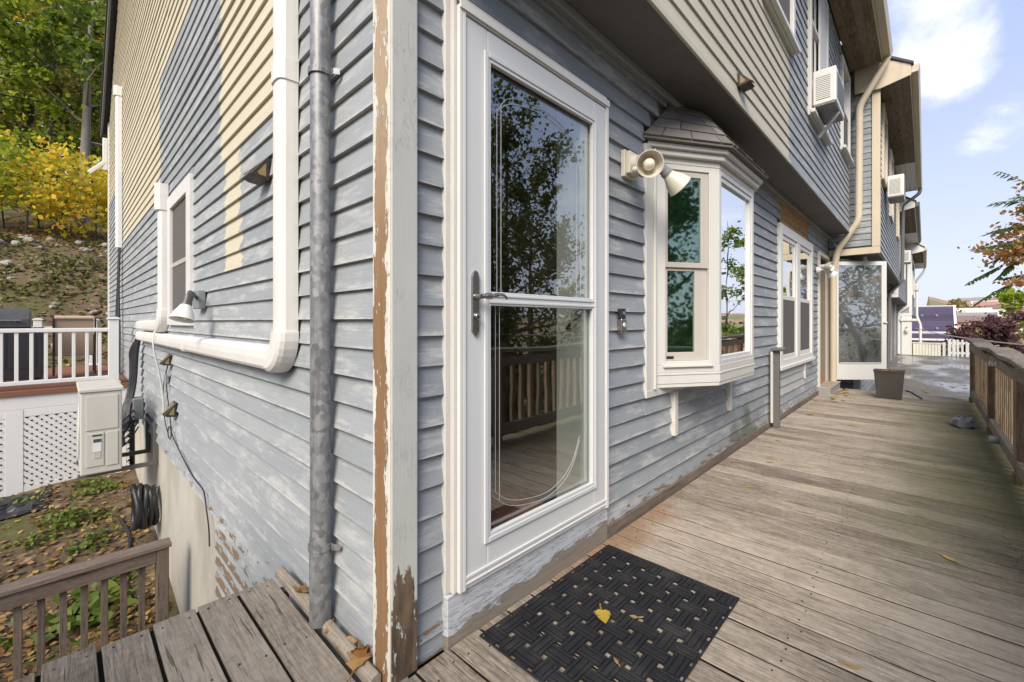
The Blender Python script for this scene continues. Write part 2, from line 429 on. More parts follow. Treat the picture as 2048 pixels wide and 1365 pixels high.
M_tan = plain('tan_sling', (.45, .345, .26), .8, .06, 60)
M_brass = plain('brass', (.62, .40, .13), .3, .1, 20, 1)
M_glassd = glass('door_glass', (1, 1, 1), .115, .022)
M_glassb = glass('bay_glass', (.72, .88, .80), .26, .03, (.62, .78, .70), .03)
M_glassc = glass('bay_centre_glass', (1, 1, 1), .85, .03, (.5, .6, .55))
M_glassw = glass('window_glass', (1, 1, 1), .55, .03, (.7, .75, .75))
M_etch = plain('etched_line', (.34, .36, .37), .25, .05, 5)
def mat_rubber():
    g = new_mat('mat_rubber'); p = g.pos()
    c = g.mix(g.noise(p, 7, 6, .65).ss(.45, .75) * .55, (.012, .012, .014), (.055, .052, .048))
    c = g.mix(g.noise(p, 420, 2).ss(.74, .78) * .8, c, (.35, .32, .27))
    return fin(g, c, g.noise(p, 12, 4) * .3 + .38, 0, g.bump(g.noise(p, 260, 3), .5, .002), .4)
M_mat = mat_rubber()
def galv():
    g = new_mat('galvanised_steel'); p = g.pos()
    v = g.node('ShaderNodeTexVoronoi'); g.lk(g.vec(g.x, g.y, g.z * .8), v.inputs['Vector']); v.inputs['Scale'].default_value = 55
    x = g.node('ShaderNodeSeparateXYZ'); g.lk(v.outputs['Color'], x.inputs[0]); cell = E(g.nt, x.outputs[0])
    st = g.noise(g.vec(g.x * 20.0, g.y * 20.0, g.z * 1.5), 1, 6, .65)
    c = g.mix(cell * .6 + g.noise(p, 40, 5) * .5 - .05, (.13, .135, .14), (.36, .365, .37))
    c = g.mix(st.ss(.5, .72) * .6, c, (.10, .10, .10))
    return fin(g, c, cell * .15 + .42, .35, g.bump(g.noise(p, 30, 4), .12, .004), .5)
M_galv = galv()
def concrete():
    g = new_mat('foundation_concrete'); p = g.pos()
    st = g.noise(g.vec(g.y * 1.6, g.x, g.z * .8), 1, 6, .6); pores = g.noise(p, 30, 5)
    c = g.mix(st.ss(.35, .7), (.36, .335, .285), (.50, .475, .415))
    c = g.mix((g.noise(g.vec(g.y * 5.0, 4.0, g.z * .5), 1, 6, .65).ss(.60, .78)) * .40, c, (.24, .19, .13))
    c = g.mix(pores.ss(.68, .75) * .4, c, (.2, .17, .13))
    return fin(g, c, .85, 0, g.bump(pores + st, .3, .006), .2)
M_conc = concrete()
def shingle_mat(name, c0, c1):
    g = new_mat(name); p = g.pos(); n = g.noise(p, 260, 3, .7)
    c = g.mix(n.ss(.3, .7), c0, c1); c = g.scalecol(c, g.rnd() * .4 + .8)
    return fin(g, c, .9, 0, g.bump(n, .6, .003), .15)
M_shing = shingle_mat('bay_shingle', (.10, .092, .085), (.24, .225, .205))
M_roof = shingle_mat('roof_shingle', (.055, .055, .06), (.13, .13, .14))
M_purp = shingle_mat('purple_roof_shingle', (.060, .052, .085), (.085, .073, .115))
def membrane():
    g = new_mat('wet_membrane'); p = g.pos()
    wet = g.noise(g.vec(g.x * .30, g.y * .9, 0.0), 1, 4).ss(.40, .60)
    c = g.mix(g.noise(p, 1.4, 5), (.115, .108, .095), (.235, .22, .195))
    c = g.scalecol(c, 1.0 - wet * .35)
    return fin(g, c, .75 - wet * .62, 0, g.bump(g.noise(p, 12, 3) * (1.0 - wet), .08, .004), .18)
M_memb = membrane()
# ------------------------------------------------------------------ ground
def sstep(a, b, x):
    t = np.clip((x - a) / (b - a), 0, 1); return t * t * (3 - 2 * t)
_rs = np.random.RandomState(3)
_ph = _rs.rand(14, 3) * 6.28; _dr = _rs.randn(14, 2)
def bumps(x, y, amp, sc):
    s = 0
    for i in range(14):
        k = sc * (1 + i * .45); s = s + amp / (1 + i * .5) * np.sin(k * (x * _dr[i, 0] + y * _dr[i, 1]) + _ph[i, 0])
    return s
def ground_z(x, y):
    x = np.asarray(x, float); y = np.asarray(y, float)
    up = np.interp(y, [-1, 2.2, 3.2, 5, 7, 9, 11, 13, 15.5, 18, 24, 40, 90, 300], [-1.75, -1.72, -1.55, -1.28, -1.05, -.75, -.35, .9, 2.4, 3.5, 4.9, 8.5, 20, 40])
    dn = np.interp(-y, [1, 2.5, 6, 12, 30, 80, 600], [-1.75, -2.4, -3.6, -6, -11, -15, -18])
    z = np.where(y > -1, up, dn)
    far = sstep(160, 520, x) * 24 + sstep(520, 1200, x) * 10
    z = z + far * sstep(-2, -20, -(-y)) if False else z + np.where(y < -3, far, 0)
    near = np.exp(-((x + 1) ** 2 + (y - 6) ** 2) / 400)
    z = z + bumps(x, y, .03, 1.3) * near + bumps(x, y, .6, .05) * (1 - near) * (np.hypot(x, y) > 40)
    z = z + bumps(x, y, .10, .9) * ((y > 11.5) & (y < 30))
    return z
def ground():
    def ax(lo, hi, n, c):
        t = np.linspace(math.asinh((lo - c) / 4), math.asinh((hi - c) / 4), n); return c + 4 * np.sinh(t)
    xs = ax(-500, 1600, 190, -1); ys = ax(-1500, 420, 210, 7)
    Xg, Yg = np.meshgrid(xs, ys); Z = ground_z(Xg, Yg)
    v = np.stack([Xg, Yg, Z], -1).reshape(-1, 3); n = len(xs); m = len(ys)
    f = [(j * n + i, j * n + i + 1, (j + 1) * n + i + 1, (j + 1) * n + i) for j in range(m - 1) for i in range(n - 1)]
    g = new_mat('yard_soil'); p = g.pos()
    n1 = g.noise(p, 1.1, 6, .6); n2 = g.noise(p, 14, 6, .7); n3 = g.noise(p, .05, 4); n4 = g.noise(p, 5, 6, .65)
    soil = g.mix(n2, (.06, .042, .028), (.20, .145, .095))
    soil = g.mix(n4.ss(.5, .66), soil, (.25, .19, .12))
    moss = g.mix(n2, (.05, .06, .018), (.13, .135, .05))
    c = g.mix((n1 * .9 + n4 * .3).ss(.54, .72) * .8, soil, moss)
    town = g.mix(n3.ss(.4, .6), (.23, .19, .115), (.17, .20, .09)); town = g.mix(g.noise(p, .02, 3).ss(.5, .62), town, (.36, .24, .17))
    c = g.mix(g.x.ss(60, 160), c, town)
    fin(g, c, .95, 0, g.bump(n2 + n1, .8, .03), .1)
    me = bpy.data.meshes.new('ground'); me.from_pydata(v.tolist(), [], f); me.materials.append(g.m); me.shade_smooth()
    o = obj('ground', me); tag(o, kind='structure')
ground()

# ------------------------------------------------------------------ near townhouse
H = thing('townhouse', 'end townhouse with peeling blue-grey clapboards and white storm door by the mat', 'house', (4, 5, -1.7))
EXP = .1008
def clap_front(par, x0, x1, zb, zt=None, yf=0.0, mat=None, name='clapboard', jit=0):
    h = (zt - zb) if zt else EXP + .012
    t = .023 if zb < .85 else (.018 if zb < 2.5 else .012); j = R.uniform(-.0015, .0015)
    y0 = yf - .001 + j
    b = MB().hexa([(x0, y0, zb), (x1, y0 + R.uniform(-.001, .001), zb), (x1, yf + .036, zb), (x0, yf + .036, zb),
                   (x0, y0 + t * min(1, h / .11), zb + h), (x1, y0 + t * min(1, h / .11), zb + h), (x1, yf + .036, zb + h), (x0, yf + .036, zb + h)])
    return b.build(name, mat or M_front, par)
def clap_side(par, y0, y1, zb, zt=None, xf=0.0, mat=None, name='clapboard', y1t=None):
    h = (zt - zb) if zt else EXP + .012
    t = .026 if zb < .85 else (.018 if zb < 1.9 else (.015 if zb < 3 else .0115)); x = xf - .001 + R.uniform(-.0015, .0015); y1t = y1 if y1t is None else y1t
    q = t * min(1, h / .11)
    b = MB().hexa([(x, y0, zb), (xf + .036, y0, zb), (xf + .036, y1, zb), (x, y1, zb),
                   (x + q, y0, zb + h), (xf + .036, y0, zb + h), (xf + .036, y1t, zb + h), (x + q, y1t, zb + h)])
    return b.build(name, mat or M_side, par)
def split(a, b, cuts):
    """parts of [a,b] outside the (lo,hi) cuts"""
    segs = [(a, b)]
    for lo, hi in cuts:
        out = []
        for s0, s1 in segs:
            if hi <= s0 or lo >= s1: out.append((s0, s1)); continue
            if lo - s0 > .02: out.append((s0, lo))
            if s1 - hi > .02: out.append((hi, s1))
        segs = out
    return segs
def trims(zb, zt, ops):
    """narrow board pieces left above and below an opening that cuts a course part way"""
    out = []
    for a, b, c, d in ops:
        if zt > c and zb < d:
            if c - zb > .012: out.append((a, b, zb, c))
            if zt - d > .012: out.append((a, b, d, zt))
    return out
RIDGE_Y, RIDGE_Z, BACK_Y, BACK_Z = 5.55, 9.95, 11.68, 5.45
def roof_back(z): return BACK_Y - (z - BACK_Z) * (BACK_Y - RIDGE_Y) / (RIDGE_Z - BACK_Z) if z > BACK_Z else BACK_Y
def roof_front(z): return -.3 + (z - 5.25) * (RIDGE_Y + .3) / (RIDGE_Z - 5.25) if z > 5.25 else -.3

# --- side wall: sheathing, foundation, boards
sw = MB()
prof = [(.035, -1.9), (2.25, -1.9), (2.25, -.18), (BACK_Y - .03, -.18), (BACK_Y - .03, BACK_Z), (RIDGE_Y, RIDGE_Z - .05), (-.27, 5.25), (-.27, 2.56), (.035, 2.56)]
sw.prism(prof, lambda u, v, t: (t, u, v), .031, .12)
SW = sw.build('side_wall', plain('sheathing', (.20, .17, .13), .9), H)
MB().box(.022, .16, 2.235, 11.6, -2.2, -.19).build('foundation', M_conc, H)
MB().box(.024, .14, 6.35, 6.62, -2.2, -.195).build('foundation_pilaster', M_conc, H)
WIN_L = (2.935, 3.955, 1.075, 2.26)
k0 = int((1.823 + 1.25) / EXP)
for k in range(-k0, 58):
    zb = 1.823 + k * EXP
    a = .088 if zb < 2.5 else -.28
    b = 2.225 if zb < -.25 else BACK_Y
    zt = zb + EXP + .012
    if zb > BACK_Z - .12: b = min(b, roof_back(zt))
    if zb > 5.15: a = max(a, roof_front(zt))
    cuts = []
    if zt > WIN_L[2] and zb < WIN_L[3]: cuts.append((WIN_L[0], WIN_L[1]))
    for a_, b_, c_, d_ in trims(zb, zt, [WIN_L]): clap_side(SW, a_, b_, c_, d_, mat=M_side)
    for s0, s1 in split(a, b, cuts):
        L = s1 - s0
        if L > 7: c = s0 + L * R.uniform(.3, .7); parts = [(s0, c - .0015), (c + .0015, s1)]
        else: parts = [(s0, s1)]
        for q0, q1 in parts:
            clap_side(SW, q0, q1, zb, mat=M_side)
top = MB()
for k in range(58, 80):
    zb = 1.823 + k * EXP; zt = zb + EXP + .012
    if zt > RIDGE_Z - .05: break
    y0, y1 = roof_front(zt), roof_back(zt)
    top.hexa([(-.001, y0, zb), (.03, y0, zb), (.03, y1, zb), (-.001, y1, zb), (.015, y0, zt), (.03, y0, zt), (.03, y1, zt), (.015, y1, zt)])
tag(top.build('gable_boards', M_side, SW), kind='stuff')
# corner boards
MB().box(-.017, .05, -.016, .086, -.6, 2.53).build('corner_board', M_cside, H, .003, 2)
MB().box(-.012, .080, -.022, -.0165, .0, 2.53).build('corner_board', M_cfront, H, .002)
MB().box(-.016, .03, BACK_Y, BACK_Y + .09, -.2, BACK_Z).build('corner_board', M_white, H, .003)

# --- front wall, lower storey
DOOR = (.222, 1.205, 0, 2.222); BAY = (1.668, 3.42, .655, 2.20); WIN2 = (4.84, 6.78, .56, 2.215); DOOR2 = (7.34, 8.30, 0, 2.19)
PATCH = (4.99, 6.60, 2.215, 2.54)
fw = MB()
for x0, x1, z0, z1 in [(.12, .26, 0, 2.54), (.26, 1.19, 2.2, 2.54), (1.19, 1.84, 0, 2.54), (1.84, 3.32, 0, .74), (1.84, 3.32, 2.12, 2.54),
                       (3.32, 4.93, 0, 2.54), (4.93, 6.69, 0, .62), (4.93, 6.69, 2.14, 2.54), (6.69, 7.40, 0, 2.54), (7.40, 8.22, 2.13, 2.54), (8.22, 9.16, 0, 2.54)]:
    fw.box(x0, x1, .031, .16, z0, z1)
FW = fw.build('front_wall', bpy.data.materials['sheathing'], H)
for k in range(-15, 12):
    zb = 1.465 + k * EXP; zt = min(zb + EXP + .012, 2.535)
    if zb > 2.50 or zb < -.06: continue
    low = zb < .02; zb = max(zb, -.012)
    cuts = []
    for (x0, x1, z0, z1) in (DOOR, WIN2, DOOR2, PATCH):
        if zt > z0 and zb < z1: cuts.append((x0, x1))
    if not low:
        for a_, b_, c_, d_ in trims(zb, zt, [(DOOR[0], DOOR[1], -1, DOOR[3] + .015), (*WIN2[:3], 9), (*DOOR2[:2], -1, DOOR2[3]), (*BAY[:3], 9)]): clap_front(FW, a_, b_, c_, d_)
    if zt > BAY[2] and zb < BAY[3]: cuts.append((BAY[0], BAY[1]))
    elif zb >= BAY[3]:      # above: the little hip roof cuts the boards on a slope
        f = (zb - 2.15) / .39; cuts.append((1.62 + .42 * f, 3.50 - .42 * f))
    for s0, s1 in split(.082, .2 if low else 9.16, cuts):
        if s1 - s0 > 3.0 or (zb < .6 and s0 < 1.3 and s1 > 3):
            c = s0 + (s1 - s0) * R.uniform(.25, .75); parts = [(s0, c - .002), (c + .002, s1)]
        else: parts = [(s0, s1)]
        for q0, q1 in parts: clap_front(FW, q0, q1, zb, zt)
MB().box(1.222, 7.34, -.012, .03, -.02, .052).build('skirt_board', M_skirt, H, .002)
MB().box(.0, 8.3, -.030, .03, 2.50, 2.545).build('frieze_moulding', plain('grey_trim', (.27, .285, .29), .6, .1, 5), H, .006, 2)
p = H
for i in range(4):
    z0 = 2.217 + i * .082; x0 = 5.0 + R.uniform(-.05, .03); x1 = 6.58 + R.uniform(-.04, .05)
    MB().box(x0, x1, .004 + R.uniform(0, .006), .03, z0, min(z0 + .079, 2.54)).build('bare_board', M_patch, FW, .002)

# --- storm door by the mat
SD = MB()
ya, yb = -.034, -.002
for x0, x1, z0, z1 in [(.268, .372, .192, 2.175), (1.072, 1.176, .192, 2.175)]: SD.box(x0, x1, ya, yb, z0, z1)
for z0, z1 in [(.192, .322), (2.072, 2.175)]: SD.box(.3722, 1.0718, ya, yb, z0, z1)
SD = SD.build('storm_door', M_doorw, H, .004, 2)
def frame_strip(x0, x1, z0, z1, w, y0, y1, name, mat, par, bev=.003):
    m = MB().box(x0, x0 + w, y0, y1, z0, z1).box(x1 - w, x1, y0, y1, z0, z1).box(x0 + w + .0005, x1 - w - .0005, y0, y1, z0, z0 + w).box(x0 + w + .0005, x1 - w - .0005, y0, y1, z1 - w, z1)
    return m.build(name, mat, par, bev, 2)
frame_strip(.352, 1.092, .302, 2.092, .020, -.043, -.0345, 'glazing_bead', M_doorw, SD)
frame_strip(.3725, 1.0715, .3225, 2.0715, .013, -.039, -.022, 'glazing_bead', M_doorw, SD, .002)
MB().box(.374, 1.070, -.037, -.004, 1.168, 1.219).box(.374, 1.07, -.041, -.0372, 1.176, 1.186).box(.374, 1.07, -.041, -.0372, 1.200, 1.210).build('meeting_rail', M_doorw, SD, .002, 2)
MB().box(.384, 1.060, -.016, -.012, 1.215, 2.06).build('glass_pane', M_glassd, SD)
MB().box(.384, 1.060, -.013, -.009, .333, 1.172).build('glass_pane', M_glassd, SD)
MB().box(.268, 1.176, -.040, -.0345, .212, .222).box(.268, 1.176, -.040, -.0345, .192, .198).build('bottom_sweep', M_white, SD, .001)
fr = MB()
for x0, x1 in [(.238, .250), (.2525, .2655), (1.179, 1.2)]: fr.box(x0, x1, -.040, .03, .175, 2.20)
fr.box(.2505, .252, -.028, .03, .175, 2.2).box(.2655, 1.1785, -.038, .03, 2.179, 2.20).box(.238, 1.2, -.046, -.0385, 2.185, 2.215)
fr.box(.262, 1.18, -.03, .03, .172, .190)
fr.build('door_frame', M_white, SD, .002, 2)
MB().box(.222, .2375, -.026, .03, .1725, 2.222).box(.2005, .2215, -.008, .03, .1725, 2.222).box(.222, 1.2, -.030, .03, 2.2155, 2.24).box(1.2005, 1.212, -.012, .03, .1, 2.2).build('door_casing', M_casing, SD, .003, 2)
MB().box(.200, 1.222, -.020, .03, -.02, .1715).build('door_sill_board', M_sill, H, .003)
# lever handle
pl = [(.0, .0), (.030, .006), (.033, .02), (.033, .21), (.026, .228), (.0165, .234), (.007, .228), (.0, .21)]
hp = MB().prism([(u + .292 - .0, v + 1.055) for u, v in [(.0045, .014), (.0165, 0), (.0285, .014), (.033, .02), (.033, .212), (.028, .228), (.0165, .236), (.005, .228), (.0, .212), (.0, .02)]], lambda u, v, t: (u, t, v), -.044, -.0345)
HP = hp.build('handle_plate', M_steel, SD, .002, 2)
lv = MB().tube([(.3085, -.044, 1.197), (.3085, -.062, 1.197), (.3085, -.076, 1.197)], [.012, .009, .0085], 14)
lv.tube(curve_pts([(.3085, -.074, 1.197), (.325, -.080, 1.199), (.352, -.082, 1.199), (.385, -.082, 1.206), (.412, -.081, 1.204), (.428, -.080, 1.193)], 6), [.009] * 6 + [.011] * 6 + [.0075] * 6 + [.0055] * 6 + [.005] * 7, 12)
lv.build('lever', M_steel, HP, smooth=True)
MB().lathe([(.0, .014), (.008, .014), (.011, .012), (.012, 0)], (.3085, -.044, 1.128), (0, -1, 0), 18).build('lock_cylinder', M_steel, HP, smooth=True)
# the bevelled line pattern of the glass
et = MB(); r = .0013; yy = -.0165
for dx in (0, .022):
    et.tube([(.437 + dx, yy, 1.22), (.437 + dx, yy, 1.915 + dx)], r, 6); et.tube([(.432 + dx, yy + .003, 1.166), (.432 + dx, yy + .003, .46 - dx * 1.5)], r, 6)
    a = curve_pts([(.425 + dx, yy, 1.90 + dx), (.50, yy, 1.955 + dx), (.60, yy, 1.98 + dx), (.74, yy, 1.985 + dx), (.86, yy, 1.955 + dx), (.95, yy, 1.885 + dx), (.985 - dx * .3, yy, 1.80)], 6)
    et.tube(a, r, 6); et.tube([(.985 - dx * 1.4, yy, 1.84), (.985 - dx * 1.4, yy, 1.22)], r, 6)
    a = curve_pts([(.415, yy + .003, .475 - dx), (.50, yy + .003, .415 - dx), (.61, yy + .003, .385 - dx), (.74, yy + .003, .375 - dx), (.85, yy + .003, .405 - dx), (.93, yy + .003, .47 - dx), (.985, yy + .003, .57 - dx)], 6)
    et.tube(a, r, 6)
et.build('etched_lines', M_etch, SD, smooth=True)
# inside: a plain room with a wooden floor behind the walls
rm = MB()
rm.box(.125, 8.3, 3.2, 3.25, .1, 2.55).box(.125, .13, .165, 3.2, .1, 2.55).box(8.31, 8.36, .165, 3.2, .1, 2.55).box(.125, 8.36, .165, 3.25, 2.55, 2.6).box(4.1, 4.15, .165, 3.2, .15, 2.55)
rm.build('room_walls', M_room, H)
MB().box(.125, 8.36, .032, 3.2, .08, .15).build('room_floor', M_floor, H)
MB().box(1.015, 1.06, .0, .15, .17, 2.19).box(1.06, 1.085, .0, .03, .17, 2.19).box(.27, .32, .03, .15, .17, 2.19).build('door_jamb', M_casing, SD, .003)
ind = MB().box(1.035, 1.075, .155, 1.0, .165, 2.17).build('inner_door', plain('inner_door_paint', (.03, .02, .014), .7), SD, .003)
MB().box(1.009, 1.0145, .06, .085, 1.06, 1.10).build('strike_plate', M_brass, ind)

# --- bay window
BW = MB()
A0, A1, A2, A3 = (1.80, -.0), (2.195, -.245), (2.965, -.245), (3.36, -.0)
def offs(o):  # the three-sided plan pushed outward by o
    import math as m
    l = m.hypot(A1[0] - A0[0], A1[1] - A0[1]); nx, ny = (A1[1] - A0[1]) / l, -(A1[0] - A0[0]) / l
    nx, ny = nx, ny
    t = o * m.tan(m.atan2(-(A1[1] - A0[1]), A1[0] - A0[0]) / 2)
    e = o / m.sin(m.atan2(-(A1[1] - A0[1]), A1[0] - A0[0]))
    return [(A0[0] - e, 0.0), (A1[0] - t, A1[1] - o), (A2[0] + t, A2[1] - o), (A3[0] + e, 0.0)]
def band(m, o, z0, z1, inn=.06):
    P = offs(o); Q = offs(o - inn)
    for i in range(3):
        a, b, c, d = P[i], P[i + 1], Q[i + 1], Q[i]
        m.hexa([(*a, z0), (*b, z0), (*c, z0), (*d, z0), (*a, z1), (*b, z1), (*c, z1), (*d, z1)])
    return m
bw = MB(); band(bw, 0, .722, .775); band(bw, .004, .7755, .79)
BW = bw.build('bay_window', M_baytrim, H, .003)
m = MB(); band(m, -.002, .7905, .835); m.build('bay_apron', M_baytrim, BW, .003)
P0 = offs(-.004); MB().prism(P0, lambda u, v, t: (u, v, t), .700, .7215).build('bay_bottom', M_baytrim, BW, .002)
m = MB(); band(m, -.002, 2.083, 2.12); m.build('bay_head', M_baytrim, BW, .003)
m = MB(); band(m, .030, 2.1205, 2.155, .10); band(m, .055, 2.1555, 2.185, .12); m.build('bay_cornice', M_baytrim, BW, .006, 2)
MB().box(1.668, 1.795, -.008, .03, .66, 2.16).box(1.755, 1.775, -.024, -.0085, .70, 2.15).build('side_casing', M_baytrim, BW, .003)
MB().box(3.345, 3.42, -.008, .03, .66, 2.16).build('side_casing', M_baytrim, BW, .003)
MB().box(1.6685, 3.3, -.010, .03, .655, .70).build('lower_trim', M_baytrim, BW, .003)
def face_boxes(m, i, rects, d0, d1):
    """boxes on bay face i; rect = (s0,s1,z0,z1) along the face, d = depth outward"""
    a = Vector((*offs(0)[i], 0)); b = Vector((*offs(0)[i + 1], 0)); t = (b - a).normalized(); n = Vector((t.y, -t.x, 0))
    for s0, s1, z0, z1 in rects:
        c = [a + t * s0 + n * d1, a + t * s1 + n * d1, a + t * s1 + n * d0, a + t * s0 + n * d0]
        m.hexa([(q.x, q.y, z0) for q in c] + [(q.x, q.y, z1) for q in c])
    return m
lenS = math.hypot(A1[0] - A0[0], A1[1] - A0[1]); lenC = A2[0] - A1[0]
for i, L in ((0, lenS), (1, lenC), (2, lenS)):
    w = .075 if i != 1 else .045
    f = face_boxes(MB(), i, [(.002, w, .8355, 2.0825), (L - w, L - .002, .8355, 2.0825), (w + .0005, L - w - .0005, .8355, .862), (w + .0005, L - w - .0005, 2.05, 2.0825)], -.06, -.004).build('window_frame', M_baytrim, BW, .003, 2)
    i0, i1 = w + .001, L - w - .001
    if i == 1:
        face_boxes(MB(), i, [(i0, i0 + .018, .8625, 2.0495), (i1 - .018, i1, .8625, 2.0495), (i0 + .0185, i1 - .0185, .8625, .885), (i0 + .0185, i1 - .0185, 2.018, 2.0495)], -.05, -.012).build('sash', M_doorw, f, .002)
        face_boxes(MB(), i, [(i0 + .014, i1 - .014, .88, 2.022)], -.034, -.030).build('glass_pane', M_glassc, f)
    else:
        face_boxes(MB(), i, [(i0, i0 + .022, 1.445, 2.0495), (i1 - .052, i1, 1.445, 2.0495), (i0 + .0225, i1 - .0525, 1.445, 1.478), (i0 + .0225, i1 - .0525, 2.012, 2.0495)], -.036, -.014).build('upper_sash', M_sash, f, .002)
        face_boxes(MB(), i, [(i0, i0 + .030, .8625, 1.4445), (i1 - .085, i1 - .0, .8625, 1.4445), (i0 + .0305, i1 - .0855, .8625, .915), (i0 + .0305, i1 - .0855, 1.425, 1.4445)], -.055, -.030).build('lower_sash', M_sash, f, .002)
        face_boxes(MB(), i, [(i0 + .018, i1 - .048, 1.474, 2.016)], -.027, -.024).build('glass_pane', M_glassb, f)
        face_boxes(MB(), i, [(i0 + .026, i1 - .081, .911, 1.43)], -.044, -.041).build('glass_pane', M_glassb, f)
        face_boxes(MB(), i, [(.03, L - .03, .85, 2.06)], -.085, -.08).build('green_backing', plain('green_backing%d' % i, (.06, .085, .066), .8, .1, 4), f)  # flat green panel behind the glass, tints the side panes
        if i == 0:
            face_boxes(MB(), i, [(w - .02, L - w + .02, .826, .838)], -.004, .016).build('sill_nose', M_baytrim, f, .002)
            face_boxes(MB(), i, [(i0 + .022, i0 + .072, .876, .892)], -.030, -.026).build('tilt_latch', M_blkp, f)
# bay roof: a hip of shingles under the overhang
RT = 2.525
P1 = offs(.085); top2 = [(2.02, 0.0), (2.33, -.06), (2.83, -.06), (3.14, 0.0)]
top2 = [(2.04, .0), (2.30, -.10), (2.86, -.10), (3.12, .0)]
rf = MB().prism(P1, lambda u, v, t: (u, v, t), 2.186, 2.196)
rf.add([(*q, 2.1965) for q in P1] + [(*q, RT) for q in top2], [(0, 1, 5, 4), (1, 2, 6, 5), (2, 3, 7, 6), (4, 5, 6, 7)])
RF = rf.build('bay_roof', M_shing, BW)
rr = random.Random(5)
for fi in range(3):
    lo0, lo1 = Vector((*P1[fi], 2.199)), Vector((*P1[fi + 1], 2.199)); hi0, hi1 = Vector((*top2[fi], RT)), Vector((*top2[fi + 1], RT))
    nrm = (lo1 - lo0).cross(hi0 - lo0).normalized()
    rows = 4
    for r_ in range(rows):
        t0, t1 = r_ / rows, min(1.0, (r_ + 1.12) / rows)
        a0, a1 = lo0.lerp(hi0, t0), lo1.lerp(hi1, t0); b0, b1 = lo0.lerp(hi0, t1), lo1.lerp(hi1, t1)
        n = max(1, round((a1 - a0).length / .22)); ph = rr.uniform(.2, .8) / n if n > 1 else 0
        edges = [0] + [min(.97, ph + q / n) for q in range(n)] + [1] if n > 1 else [0, 1]
        edges = sorted(set(round(e, 4) for e in edges if 0 <= e <= 1))
        for e0, e1 in zip(edges, edges[1:]):
            if e1 - e0 < .02: continue
            e0 += .006; e1 -= .006
            lift0, lift1 = nrm * rr.uniform(.008, .013), nrm * .003
            q = [a0.lerp(a1, e0), a0.lerp(a1, e1), b0.lerp(b1, e1), b0.lerp(b1, e0)]
            base = [q[0] + nrm * .001, q[1] + nrm * .001, q[2] + nrm * .001, q[3] + nrm * .001]
            up = [q[0] + lift0, q[1] + lift0, q[2] + lift1, q[3] + lift1]
            MB().hexa([*base, *up]).build('shingle', M_shing, RF)
# struts below the bay
for x in (2.04, 3.135): MB().box(x, x + .05, -.022, .02, .365, .654).build('strut', M_baytrim, BW, .003)

# --- paired window
W2 = frame_strip(4.84, 6.78, .56, 2.2145, .11, -.028, .03, 'window', M_white, H, .004)
MB().box(5.71, 5.90, -.026, .03, .671, 2.104).build('mullion', M_white, W2, .004)
MB().box(4.8, 6.82, -.05, -.0285, .56, .60).build('sill', M_white, W2, .004)
for x0, x1 in ((4.951, 5.709), (5.901, 6.669)):
    f = frame_strip(x0, x1, .672, 2.103, .05, -.012, .02, 'sash', M_white, W2, .003)
    MB().box(x0 + .0505, x1 - .0505, -.010, .02, 1.36, 1.41).build('meeting_rail', M_white, f, .003)
    MB().box(x0 + .045, x1 - .045, .002, .006, 1.405, 2.06).build('glass_pane', M_glassw, f)
    MB().box(x0 + .045, x1 - .045, -.006, -.002, .72, 1.365).build('insect_screen', M_screen, f)
MB().box(5.0, 6.3, .0, .02, .34, .5).build('board_patch', M_cream, FW) if False else None
MB().box(4.82, 4.86, -.012, .03, .34, .56).box(6.3, 6.35, -.012, .03, .33, .56).build('trim_strip', M_baytrim, W2, .003)

# --- far doorway with its storm door standing open
MB().box(7.34, 7.395, -.024, .05, .05, 2.19).box(8.245, 8.30, -.024, .05, .05, 2.19).box(7.3955, 8.2445, -.024, .05, 2.135, 2.19).build('doorway_casing', M_casing, H, .004)
MB().box(7.3, 8.32, -.16, .03, -.02, .088).build('door_step', plain('grey_step', (.27, .28, .28), .7, .2, 5), H, .006)
MB().box(7.3, 8.32, -.17, .03, .0885, .105).build('threshold', M_deck, H, .003)
MB().box(7.40, 8.24, .10, .14, .11, 2.13).build('entry_door', wood_mat('entry_door_wood', (.16, .09, .04), (.42, .27, .13), 'z', .5, .2), H, .004)
HX, HY, HA = 8.285, -.045, math.radians(43)
def swing(m): return turn(m, HX, HY, HA)
S2 = MB(); xa, xb = HX - .02, HX + .015
for y0, y1 in ((-.155, -.075), (-.955, -.875)): S2.box(xa, xb, y0, y1, .125, 2.12)
S2.box(xa, xb, -.8745, -.1555, .125, .40).box(xa, xb, -.8745, -.1555, 2.05, 2.12)
S2 = swing(S2).build('open_storm_door', M_white, H, .005, 2)
swing(MB().box(xa + .012, xa + .016, -.88, -.15, .395, 2.055)).build('glass_pane', hazed(glass('old_storm_glass', (.86, .94, 1), .42, .02, (.12, .15, .18), .02), (.56, .60, .61), .36), S2)
swing(MB().box(xa - .012, xa - .0005, -.86, -.17, .40, .415)).build('kick_lip', M_white, S2, .002)
swing(MB().box(xa - .03, xa - .0005, -.945, -.89, 1.08, 1.10)).build('latch', M_white, S2, .002)
swing(MB().tube([(xa - .012, -.10, 2.14), (xa - .012, -.52, 2.135)], .010, 8)).build('door_closer', M_grym, S2)
swing(MB().box(xa, xb, -.0745, -.02, .125, 2.12)).build('hinge_rail', M_white, S2, .003)
MB().box(8.262, 8.30, -.10, -.024, .1065, .124).build('bottom_pin', M_grym, S2)

